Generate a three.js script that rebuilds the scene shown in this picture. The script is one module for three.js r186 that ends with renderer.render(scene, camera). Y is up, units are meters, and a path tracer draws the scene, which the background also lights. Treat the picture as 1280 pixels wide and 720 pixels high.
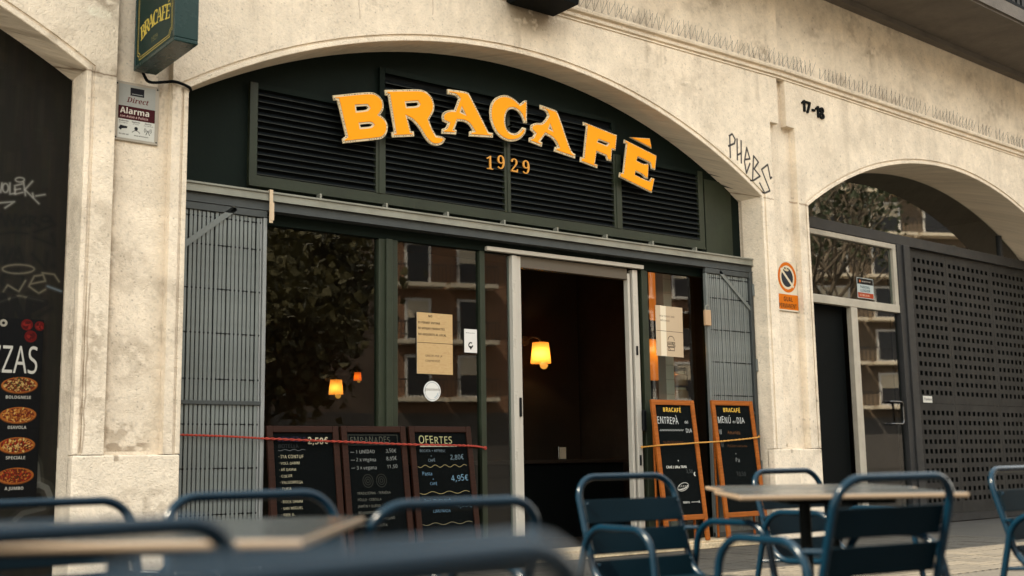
import * as THREE from 'three';
import { mergeGeometries } from 'three/addons/utils/BufferGeometryUtils.js';
import { FontLoader } from 'three/addons/loaders/FontLoader.js';
import { TextGeometry } from 'three/addons/geometries/TextGeometry.js';
import { RoundedBoxGeometry } from 'three/addons/geometries/RoundedBoxGeometry.js';

// ------------------------------------------------------------------ camera, sky, sun, exposure
const scene = new THREE.Scene();
const CAM = new THREE.Vector3(0, 0.85, 7.93);
const RIGHT = new THREE.Vector3(0.79148245, -0.01592864, 0.6109843);
const UP = new THREE.Vector3(-0.07783532, 0.98889405, 0.1266105);
const FWD = new THREE.Vector3(0.60621547, 0.14776615, -0.78145247);
const FPX = 1458.0;                                  // focal length in pixels of a 1280 x 720 picture
const camera = new THREE.PerspectiveCamera(27.739, 1280 / 720, 0.05, 400);
camera.position.copy(CAM);
camera.quaternion.setFromRotationMatrix(new THREE.Matrix4().makeBasis(RIGHT, UP, FWD.clone().negate()));
camera.focus = 10.2;
camera.userData.fStop = 2.0;

const SUN_EL = 50 * Math.PI / 180, SUN_A = 8 * Math.PI / 180;   // along the street, a little behind the facade
const sunDir = new THREE.Vector3(-Math.cos(SUN_EL) * Math.cos(SUN_A), Math.sin(SUN_EL), -Math.cos(SUN_EL) * Math.sin(SUN_A));
{
  const w = 256, h = 128, d = new Float32Array(w * h * 4);
  for (let j = 0; j < h; j++) for (let i = 0; i < w; i++) {
    const el = ((j + 0.5) / h - 0.5) * Math.PI, k = Math.max(0, Math.sin(el)), o = (j * w + i) * 4;
    const t = Math.pow(1 - k, 2.0);
    d[o] = 0.52 + 0.36 * t; d[o + 1] = 0.55 + 0.29 * t; d[o + 2] = 0.57 + 0.15 * t; d[o + 3] = 1;
  }
  const sky = new THREE.DataTexture(d, w, h, THREE.RGBAFormat, THREE.FloatType);
  sky.mapping = THREE.EquirectangularReflectionMapping; sky.magFilter = THREE.LinearFilter; sky.needsUpdate = true;
  scene.background = sky; scene.environment = sky;
}
const sun = new THREE.DirectionalLight(new THREE.Color(1, 0.86, 0.66), 4.2);
sun.position.copy(sunDir).multiplyScalar(60).add(new THREE.Vector3(5, 0, 2)); sun.target.position.set(5, 0, 2);
sun.castShadow = true; sun.shadow.mapSize.set(4096, 4096); sun.shadow.radius = 1.5;
Object.assign(sun.shadow.camera, { left: -30, right: 60, top: 40, bottom: -40, near: 1, far: 160 });
scene.add(sun, sun.target);
const renderer = new THREE.WebGLRenderer({ antialias: true });
renderer.toneMapping = THREE.LinearToneMapping; renderer.toneMappingExposure = 5.5; renderer.shadowMap.enabled = true;
renderer.setSize(1024, 576);

// ------------------------------------------------------------------ helpers
let seed = 20241; const rnd = () => { seed = (seed * 1664525 + 1013904223) >>> 0; return seed / 4294967296; };
const rr = (a, b) => a + (b - a) * rnd();
const ray = (px, py) => FWD.clone().addScaledVector(RIGHT, (px - 640) / FPX).addScaledVector(UP, -(py - 360) / FPX);
const onZ = (px, py, z) => { const d = ray(px, py); return CAM.clone().addScaledVector(d, (z - CAM.z) / d.z); };   // pixel to a plane parallel to the facade
const atDepth = (px, py, dep) => CAM.clone().addScaledVector(ray(px, py), dep);
const used = new Map();
const numbered = (n) => { const k = used.get(n) || 0; used.set(n, k + 1); return k ? n + '_' + String(k).padStart(3, '0') : n; };
function tag(o, label, category, group, kind) { o.userData.label = label; if (category) o.userData.category = category; if (group) o.userData.group = group; if (kind) o.userData.kind = kind; return o; }
function thing(name, label, category, pos = [0, 0, 0], turn = 0, group) {
  const g = new THREE.Group(); g.name = numbered(name); g.position.set(...pos); g.rotation.y = turn; scene.add(g); return tag(g, label, category, group);
}
function mesh(name, geo, mat, parent) {
  const m = new THREE.Mesh(geo, mat); m.name = parent ? name : numbered(name); m.castShadow = m.receiveShadow = true; (parent || scene).add(m); return m;
}
const clean = (g) => { let q = g.index ? g.toNonIndexed() : g; for (const k of Object.keys(q.attributes)) if (!['position', 'normal', 'uv'].includes(k)) q.deleteAttribute(k); return q; };
const merge = (list) => mergeGeometries(list.map(clean));
const box = (x0, x1, y0, y1, z0, z1) => { const g = new THREE.BoxGeometry(x1 - x0, y1 - y0, z1 - z0); g.translate((x0 + x1) / 2, (y0 + y1) / 2, (z0 + z1) / 2); return g; };
const rbox = (x0, x1, y0, y1, z0, z1, r = 0.006) => { const g = new RoundedBoxGeometry(x1 - x0, y1 - y0, z1 - z0, 2, Math.min(r, (x1 - x0) / 2.01, (y1 - y0) / 2.01, (z1 - z0) / 2.01)); g.translate((x0 + x1) / 2, (y0 + y1) / 2, (z0 + z1) / 2); return g; };
function facadeUV(g) { const p = g.attributes.position, u = new Float32Array(p.count * 2); for (let i = 0; i < p.count; i++) { u[2 * i] = p.getX(i) - p.getZ(i) * 0.9; u[2 * i + 1] = p.getY(i) + p.getZ(i) * 0.3; } g.setAttribute('uv', new THREE.BufferAttribute(u, 2)); return g; }
function boxUV(g) {                                     // metres on whichever axis pair faces out
  if (g.index) g = g.toNonIndexed(); const p = g.attributes.position, n = g.attributes.normal, u = new Float32Array(p.count * 2);
  for (let i = 0; i < p.count; i++) { const ax = Math.abs(n.getX(i)), ay = Math.abs(n.getY(i)), az = Math.abs(n.getZ(i)); let a, b;
    if (ay > ax && ay > az) { a = p.getX(i); b = p.getZ(i); } else if (ax > az) { a = p.getZ(i); b = p.getY(i); } else { a = p.getX(i); b = p.getY(i); }
    u[2 * i] = a; u[2 * i + 1] = b; }
  g.setAttribute('uv', new THREE.BufferAttribute(u, 2)); return g;
}
function extrude(shape, z0, z1, bevel = 0, seg = 24) {
  const g = new THREE.ExtrudeGeometry(shape, { depth: z1 - z0 - 2 * bevel, bevelEnabled: bevel > 0, bevelThickness: bevel, bevelSize: bevel, bevelOffset: -bevel, bevelSegments: 2, curveSegments: seg });
  g.translate(0, 0, z0 + bevel); return g;
}
const shapeOf = (pts, holes = []) => { const s = new THREE.Shape(pts.map((p) => new THREE.Vector2(p[0], p[1]))); for (const h of holes) s.holes.push(new THREE.Path(h.map((p) => new THREE.Vector2(p[0], p[1])))); return s; };
function tube(pts, r, fillet = 0.06, radial = 10, closed = false) {
  const P = pts.map((p) => new THREE.Vector3(...p)), path = new THREE.CurvePath(); let last = P[0]; let len = 0;
  for (let i = 1; i < P.length; i++) {
    if (i === P.length - 1) { path.add(new THREE.LineCurve3(last, P[i])); break; }
    const a = P[i - 1].clone().sub(P[i]), b = P[i + 1].clone().sub(P[i]); const f = Math.min(fillet, a.length() * 0.48, b.length() * 0.48);
    const p0 = P[i].clone().addScaledVector(a.normalize(), f), p1 = P[i].clone().addScaledVector(b.normalize(), f);
    path.add(new THREE.LineCurve3(last, p0)); path.add(new THREE.CubicBezierCurve3(p0, p0.clone().lerp(P[i], 0.56), p1.clone().lerp(P[i], 0.56), p1)); last = p1;
  }
  len = path.getLength();
  return new THREE.TubeGeometry(path, Math.max(8, Math.min(110, Math.round(len / 0.018))), r, radial, closed);
}
const rod = (a, b, r, n = 8) => { const A = new THREE.Vector3(...a), B = new THREE.Vector3(...b), g = new THREE.CylinderGeometry(r, r, A.distanceTo(B), n); g.applyQuaternion(new THREE.Quaternion().setFromUnitVectors(new THREE.Vector3(0, 1, 0), B.clone().sub(A).normalize())); g.translate(...A.add(B).multiplyScalar(0.5).toArray()); return g; };
function bar(a, b, w, t) {                              // flat bar from a to b in a plane parallel to xy
  const A = new THREE.Vector3(...a), B = new THREE.Vector3(...b), L = A.distanceTo(B), g = new THREE.BoxGeometry(L, w, t);
  g.rotateZ(Math.atan2(B.y - A.y, B.x - A.x)); g.translate((A.x + B.x) / 2, (A.y + B.y) / 2, (A.z + B.z) / 2); return g;
}
// noise
const hash2 = (x, y, s) => { let h = (x * 374761393 + y * 668265263 + s * 974634271) | 0; h = Math.imul(h ^ (h >>> 13), 1274126177); h ^= h >>> 16; return (h >>> 0) / 4294967296; };
function vnoise(x, y, s) { const xi = Math.floor(x), yi = Math.floor(y), fx = x - xi, fy = y - yi, u = fx * fx * (3 - 2 * fx), v = fy * fy * (3 - 2 * fy);
  const a = hash2(xi, yi, s), b = hash2(xi + 1, yi, s), c = hash2(xi, yi + 1, s), d = hash2(xi + 1, yi + 1, s); return a + (b - a) * u + (c - a) * v + (a - b - c + d) * u * v; }
const fbm = (x, y, s, o = 4) => { let v = 0, a = 0.5, t = 0; for (let i = 0; i < o; i++) { v += a * vnoise(x, y, s + i * 17); t += a; x *= 2.03; y *= 2.03; a *= 0.5; } return v / t; };
const wrapN = (x, y, per, s) => { const xi = Math.floor(x), yi = Math.floor(y), fx = x - xi, fy = y - yi, u = fx * fx * (3 - 2 * fx), v = fy * fy * (3 - 2 * fy), m = (q) => ((q % per) + per) % per;
  const a = hash2(m(xi), m(yi), s), b = hash2(m(xi + 1), m(yi), s), c = hash2(m(xi), m(yi + 1), s), d = hash2(m(xi + 1), m(yi + 1), s); return a + (b - a) * u + (c - a) * v + (a - b - c + d) * u * v; };
const sm = (a, b, x) => { const t = Math.min(1, Math.max(0, (x - a) / (b - a))); return t * t * (3 - 2 * t); };
function tileTex(n, fn, srgb = false) {
  const d = new Uint8Array(n * n * 4); for (let j = 0; j < n; j++) for (let i = 0; i < n; i++) { const c = fn(i / n, j / n), o = (j * n + i) * 4; d[o] = c[0] * 255; d[o + 1] = c[1] * 255; d[o + 2] = c[2] * 255; d[o + 3] = 255; }
  const t = new THREE.DataTexture(d, n, n); t.wrapS = t.wrapT = THREE.RepeatWrapping; t.magFilter = THREE.LinearFilter; t.minFilter = THREE.LinearMipmapLinearFilter; t.generateMipmaps = true; if (srgb) t.colorSpace = THREE.SRGBColorSpace; t.needsUpdate = true; return t;
}
const withRepeat = (t, m) => { const c = t.clone(); c.repeat.set(1 / m, 1 / m); c.needsUpdate = true; return c; };
function canvasTex(w, h, draw) { const c = document.createElement('canvas'); c.width = w; c.height = h; draw(c.getContext('2d'), w, h); const t = new THREE.CanvasTexture(c); t.colorSpace = THREE.SRGBColorSpace; t.magFilter = THREE.LinearFilter; t.anisotropy = 8; return t; }
const lin = (r, g, b) => new THREE.Color().setRGB(r, g, b);
const std = (c, rough, extra = {}) => new THREE.MeshStandardMaterial({ color: c, roughness: rough, ...extra });
const matte = (c, rough, extra = {}) => new THREE.MeshPhysicalMaterial({ color: c, roughness: rough, specularIntensity: 0.22, ...extra });   // chalky old paint, little gloss

// shared textures
const texGrain = tileTex(256, (u, v) => { let n = 0, a = 0.5; for (let k = 0, p = 8; k < 5; k++, p *= 2) { n += a * wrapN(u * p, v * p, p, 3 + k); a *= 0.55; } n = n / 1.05; return [n, n, n]; });
const texStucco = tileTex(512, (u, v) => { const a = wrapN(u * 24, v * 24, 24, 1), b = wrapN(u * 64, v * 64, 64, 2), c = wrapN(u * 150, v * 150, 150, 3); let n = 0.35 * a + 0.35 * b + 0.3 * c; if (c < 0.12) n -= 0.25; if (b > 0.86) n -= 0.2; n = Math.max(0, Math.min(1, n)); return [n, n, n]; });
const texWear = tileTex(256, (u, v) => { let n = 0, a = 0.5; for (let k = 0, p = 4; k < 6; k++, p *= 2) { n += a * wrapN(u * p, v * p, p, 40 + k); a *= 0.6; } n = Math.max(0, Math.min(1, n / 1.15)); return [0.55 + 0.45 * n, 0.55 + 0.45 * n, 0.55 + 0.45 * n]; });
const roughWear = withRepeat(texWear, 0.5), bumpGrain = withRepeat(texGrain, 0.25), wearColor = withRepeat(texWear, 0.8);
const texWood = tileTex(256, (u, v) => { const w = wrapN(u * 3 + wrapN(u * 4, v * 4, 4, 9) * 0.6, v * 48, 48, 60), f = wrapN(u * 8, v * 128, 128, 61); const n = 0.55 + 0.3 * w + 0.15 * f; return [n, n * 0.95, n * 0.9]; });

// materials
const M = {};
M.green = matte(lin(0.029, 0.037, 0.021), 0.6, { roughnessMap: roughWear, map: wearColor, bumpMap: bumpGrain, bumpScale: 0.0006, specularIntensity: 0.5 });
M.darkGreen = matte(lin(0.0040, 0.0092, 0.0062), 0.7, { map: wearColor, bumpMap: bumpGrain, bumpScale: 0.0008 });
M.slat = matte(lin(0.0045, 0.0065, 0.0075), 0.6, { map: wearColor });
M.galv = std(lin(0.29, 0.29, 0.24), 0.5, { metalness: 0.25, roughnessMap: roughWear, map: wearColor });
M.gate = std(lin(0.195, 0.215, 0.205), 0.5, { metalness: 0.2, roughnessMap: roughWear, map: wearColor });
M.gateDark = std(lin(0.055, 0.062, 0.06), 0.6, { metalness: 0.2, map: wearColor });
M.rivet = matte(lin(0.008, 0.008, 0.009), 0.6);
M.alu = std(lin(0.46, 0.43, 0.37), 0.42, { metalness: 0.1, roughnessMap: roughWear });
M.aluDark = std(lin(0.10, 0.085, 0.065), 0.4, { metalness: 0.3 });
M.black = matte(lin(0.005, 0.006, 0.006), 0.6, { specularIntensity: 0.08 });
M.blackGloss = matte(lin(0.006, 0.007, 0.008), 0.3);
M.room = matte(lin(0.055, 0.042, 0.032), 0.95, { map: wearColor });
M.glass = new THREE.MeshPhysicalMaterial({ color: lin(0.5, 0.58, 0.56), roughness: 0.0, metalness: 0, transmission: 1, thickness: 0, ior: 1.5 });
M.glassB = M.glass.clone(); M.glassB.ior = 1.62;
M.yellow = matte(lin(0.93, 0.325, 0.004), 0.5);
M.cream = matte(lin(0.62, 0.50, 0.31), 0.5);
M.blue = new THREE.MeshPhysicalMaterial({ color: lin(0.0008, 0.0105, 0.021), roughness: 0.30, specularIntensity: 0.3, map: wearColor, roughnessMap: roughWear, clearcoat: 0.0, clearcoatRoughness: 0.2 });
M.slatBlue = matte(lin(0.0010, 0.0058, 0.0095), 0.5, { specularIntensity: 0.07, map: wearColor });
M.chrome = std(lin(0.75, 0.74, 0.72), 0.18, { metalness: 1 });
M.steelTop = std(lin(0.045, 0.053, 0.056), 0.3, { metalness: 0.6, roughnessMap: roughWear, bumpMap: bumpGrain, bumpScale: 0.0003 });
M.sunlitEdge = matte(lin(0.10, 0.075, 0.052), 0.5);  // steel rim coloured tan for the sun and facade glow it catches
M.grey = matte(lin(0.036, 0.036, 0.036), 0.6, { map: wearColor, roughnessMap: roughWear, specularIntensity: 0.4 });
M.perf = matte(lin(0.033, 0.032, 0.030), 0.65, { map: wearColor, roughnessMap: roughWear });
M.orangeWood = matte(lin(0.36, 0.105, 0.016), 0.5, { map: withRepeat(texWood, 0.5), bumpMap: bumpGrain, bumpScale: 0.0006 });
M.redWood = matte(lin(0.028, 0.0100, 0.0055), 0.5, { map: withRepeat(texWood, 0.5) });
M.signGreen = matte(lin(0.004, 0.024, 0.021), 0.35, { roughnessMap: roughWear, specularIntensity: 0.5 });

// ------------------------------------------------------------------ stone facade
const SPRING = 3.60, HALF = 3.1685, RISE = 0.905, RAD = (HALF * HALF + RISE * RISE) / (2 * RISE);
const XL = 3.192, XC = XL + HALF, XR = XL + 2 * HALF, X0 = 9.935;
const PL_C = 2.455 - HALF;                                    // centre of the neighbouring bay
const B_ANG = 3 * Math.PI / 180;                              // the next building stretch turns 3 degrees
const bayB = new THREE.Matrix4().makeRotationY(B_ANG).setPosition(X0, 0, 0);
const DEEPB = -0.62, bayIn = bayB.clone().multiply(new THREE.Matrix4().makeTranslation(0, 0, -0.29)); const SB = 0.395, SC = SB + HALF;                             // opening in the turned stretch
const TOP = 4.97;
// points of an opening outline: up one jamb, over the arch, down the other
function archPts(cx, g = 0, y0 = 0, n = 40) {
  const cy = SPRING + RISE - RAD, R = RAD + g, h = HALF + g, ys = cy + Math.sqrt(R * R - h * h), a = Math.asin(h / R), out = [[cx - h, y0]];
  for (let i = 0; i <= n; i++) { const t = -a + 2 * a * i / n; out.push([cx + R * Math.sin(t), cy + R * Math.cos(t)]); }
  out.push([cx + h, y0]); return out;
}
const archY = (x, cx, g = 0) => { const cy = SPRING + RISE - RAD, R = RAD + g; return cy + Math.sqrt(Math.max(0, R * R - (x - cx) ** 2)); };
function facadeTexture(x0, w, h, ppm, s, spots, marks) {
  const W = Math.round(w * ppm), H = Math.round(h * ppm), c = document.createElement('canvas'); c.width = W; c.height = H; const ctx = c.getContext('2d'), im = ctx.createImageData(W, H), d = im.data;
  for (let j = 0; j < H; j++) { const y = h - (j + 0.5) / ppm; for (let i = 0; i < W; i++) { const x = x0 + (i + 0.5) / ppm;
    const big = fbm(x * 0.7, y * 0.7, s, 4), mid = fbm(x * 3.1, y * 3.1, s + 5, 4), fin = fbm(x * 17, y * 17, s + 9, 3), gr = hash2(i, j, s), streak = fbm(x * 9, y * 0.55, s + 21, 3);
    let dirt = 0.30 * sm(0.52, 0.85, mid) * sm(0.4, 0.7, big) * sm(0.3, 0.6, fin) + 0.12 * sm(0.56, 0.8, streak) * sm(0.4, 0.6, big);
    const pit = hash2(Math.floor(i / 2), Math.floor(j / 2), s + 3) > 0.992 - 0.012 * sm(0.45, 0.7, mid) ? 0.7 * sm(0.4, 0.6, fin) : 0;
    for (const q of spots) { const e = q(x, y, big, mid, fin, streak); dirt += e; }
    let pale = 0.10 * sm(0.55, 0.75, fbm(x * 1.7, y * 1.7, s + 33, 3));
    dirt = Math.min(0.85, Math.max(0, dirt));
    const gn = vnoise(x * 75, y * 75, s + 50), md2 = fbm(x * 6.5, y * 6.5, s + 61, 3); let k = 1 + (fin - 0.5) * 0.20 + (gn - 0.5) * 0.11 + (gr - 0.5) * 0.07 + (md2 - 0.5) * 0.20 + (big - 0.5) * 0.16 + pale - pit * 0.45; if (gn < 0.16 && fin < 0.52) k -= 0.10;
    const R = (0.735 * (1 - dirt) + 0.27 * dirt) * k, G = (0.63 * (1 - dirt) + 0.205 * dirt) * k, B = (0.49 * (1 - dirt) + 0.135 * dirt) * k, o = (j * W + i) * 4;
    d[o] = 255 * Math.pow(Math.min(1, Math.max(0, R)), 1 / 2.2); d[o + 1] = 255 * Math.pow(Math.min(1, Math.max(0, G)), 1 / 2.2); d[o + 2] = 255 * Math.pow(Math.min(1, Math.max(0, B)), 1 / 2.2); d[o + 3] = 255;
  } }
  ctx.putImageData(im, 0, 0); const X = (x) => (x - x0) * ppm, Y = (y) => (h - y) * ppm; marks(ctx, X, Y, ppm);
  const t = new THREE.CanvasTexture(c); t.colorSpace = THREE.SRGBColorSpace; t.wrapS = t.wrapT = THREE.MirroredRepeatWrapping; t.magFilter = THREE.LinearFilter; t.anisotropy = 8; t.repeat.set(1 / w, 1 / h); t.offset.set(-x0 / w, 0); return t;
}
const stuccoBump = withRepeat(texStucco, 1.1);
const gauss = (x, y, cx, cy, rx, ry) => Math.exp(-(((x - cx) / rx) ** 2 + ((y - cy) / ry) ** 2));
const soot = (x, y, big, mid, fin) => (y > 5.1 ? 0.50 * sm(0.38, 0.74, fbm(x * 2.1 + y * 1.3, y * 3.4 - x * 1.6, 77, 5)) * sm(0.2, 0.75, fin) : 0);
const crack = (ctx, X, Y, pts, w, col) => { ctx.strokeStyle = col; ctx.lineWidth = w; ctx.lineJoin = 'round'; ctx.beginPath(); pts.forEach((p, i) => (i ? ctx.lineTo(X(p[0]), Y(p[1])) : ctx.moveTo(X(p[0]), Y(p[1])))); ctx.stroke(); };
function wobble(x0, y0, x1, y1, n, a) { const o = []; for (let i = 0; i <= n; i++) o.push([x0 + (x1 - x0) * i / n + rr(-a, a), y0 + (y1 - y0) * i / n + rr(-a, a)]); return o; }
const recessEdgeLine = (x, y, f, x0, x1) => (y > 0.9 && y < 4.45 && x > x0 && x < x1 ? sm(0.28, 0.55, f + 0.25 * (1 - (x - x0) / (x1 - x0))) * (1 - sm(0.3, 1, (x - x0) / (x1 - x0) + 0.5 * (f - 0.5))) : 0);  // darkens a strip along a recess edge, broken up by noise
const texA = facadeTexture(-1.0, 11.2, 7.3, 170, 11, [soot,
  (x, y, b, m, f) => 0.75 * recessEdgeLine(x, y, f, 2.728, 2.80) + 0.6 * recessEdgeLine(x, y, f, 9.79, 9.84),
  (x, y, b, m, f) => y > 0.942 && y < 1.0 ? 0.6 * sm(0.42, 0.62, f + 0.25 * (0.985 - y) / 0.04) * Math.max(sm(2.73, 2.80, x + 0.1 * (f - 0.5)) * (1 - sm(3.02, 3.12, x)), sm(9.79, 9.84, x) * (1 - sm(9.94, 10.0, x))) : 0,  // darker line along the foot of the recesses
  (x, y, b, m, f) => 0.15 * sm(0.5, 0.75, fbm(x * 1.1, y * 1.4, 301, 4)) * sm(0.25, 0.6, f),
  (x, y, b, m, f, st) => (x < 2.68 && y > 3.55 ? 0.62 * sm(0.40, 0.62, m) * sm(0.25, 0.6, f) + 0.10 : 0),
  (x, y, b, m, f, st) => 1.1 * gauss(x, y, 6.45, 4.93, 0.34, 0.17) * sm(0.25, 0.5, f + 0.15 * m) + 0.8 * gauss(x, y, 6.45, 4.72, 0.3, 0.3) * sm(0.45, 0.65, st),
  (x, y, b, m, f) => (x > 2.4 && x < 3.3 && y < 3.6 ? 0.34 * sm(0.46, 0.68, m) * sm(0.3, 0.6, f) : 0),
  (x, y, b, m, f) => 0.55 * gauss(x, y, 2.87, 1.08, 0.25, 0.12) * sm(0.4, 0.6, f) + 0.5 * gauss(x, y, 2.58, 1.75, 0.08, 0.35) * sm(0.4, 0.6, f),
  (x, y, b, m, f) => (x > 3.06 && x < 3.25 && y > 3.3 && y < 3.75 ? 0.5 * gauss(x, y, 3.05, 3.55, 0.09, 0.18) * sm(0.35, 0.6, f) : 0),
  (x, y, b, m, f, st) => (y > 4.6 && y < 4.97 ? 0.28 * sm(0.5, 0.76, st) * sm(0.35, 0.6, f) : 0),
], (ctx, X, Y, ppm) => {
  crack(ctx, X, Y, wobble(2.45, 3.59, 2.67, 3.575, 9, 0.004), 1.4, 'rgba(90,70,50,0.75)');
  crack(ctx, X, Y, wobble(9.55, 3.585, 9.72, 3.59, 6, 0.004), 1.4, 'rgba(110,85,60,0.7)');
  crack(ctx, X, Y, wobble(4.6, 4.98, 4.62, 4.45, 9, 0.006), 1.1, 'rgba(120,95,70,0.45)');
  crack(ctx, X, Y, wobble(5.35, 4.98, 5.34, 4.65, 6, 0.006), 1.1, 'rgba(120,95,70,0.45)');
  crack(ctx, X, Y, wobble(2.52, 0.95, 2.53, 2.1, 12, 0.006), 1.3, 'rgba(95,75,55,0.55)');
  // pale repair plaster
  for (const [x, y, r] of [[2.22, 4.30, 0.07], [2.52, 4.02, 0.06], [2.30, 4.32, 0.04]]) for (let k = 0; k < 60; k++) { ctx.fillStyle = 'rgba(225,212,190,0.22)'; const a = rr(0, 6.28), q = Math.sqrt(rnd()); ctx.beginPath(); ctx.ellipse(X(x + r * 1.3 * q * Math.cos(a)), Y(y + r * 0.6 * q * Math.sin(a)), rr(1, 5), rr(1, 4), 0, 0, 6.3); ctx.fill(); }
  // marker writing beside the arch
  const S = (pts) => crack(ctx, X, Y, pts.map(([a, b]) => { const p = onZ(890 + a * 0.15267, 150 + b * 0.15267, 0); return [p.x, p.y]; }), 3.2, 'rgba(28,24,24,0.9)');
  S([[150, 312], [145, 125]]); S([[138, 132], [165, 114], [190, 158], [184, 192], [132, 215]]); S([[208, 330], [205, 150]]); S([[238, 165], [240, 356]]); S([[210, 287], [242, 268]]);
  S([[266, 325], [310, 318], [284, 226], [266, 340], [282, 436], [312, 352]]); S([[340, 290], [332, 500], [394, 460], [345, 400], [380, 345], [338, 290]]); S([[492, 466], [478, 480], [456, 365], [406, 405], [474, 580], [432, 598], [388, 512]]);
});
const texB = facadeTexture(0, 9, 7.3, 100, 57, [soot, (x, y, b, m, f, st) => (y < 4.97 ? 0.16 * sm(0.42, 0.7, m) * sm(0.25, 0.65, f) + 0.07 * sm(0.5, 0.7, st) : 0)],
  (ctx, X, Y) => { crack(ctx, X, Y, wobble(0.22, 3.60, 0.4, 3.6, 5, 0.004), 1.2, 'rgba(110,85,60,0.7)'); });
M.stoneA = std(lin(1, 1, 1), 0.93, { map: texA, bumpMap: stuccoBump, bumpScale: 0.0055 });
M.stoneB = std(lin(1, 1, 1), 0.93, { map: texB, bumpMap: stuccoBump, bumpScale: 0.006 });
M.render = std(lin(0.17, 0.145, 0.12), 0.95, { bumpMap: stuccoBump, bumpScale: 0.004, map: wearColor });

const building = thing('stone_building', 'cream stone building front whose arch frames the green cafe', 'building');
const bayBGroup = thing('stone_building', 'cream stone building front numbered 17-18 with a garage under its arch', 'building'); bayBGroup.applyMatrix4(bayB);
const REC = 0.08, STEP = 0.014, GAP = 0.022, BEAD = 0.036, DEEP = -0.33;
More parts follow.
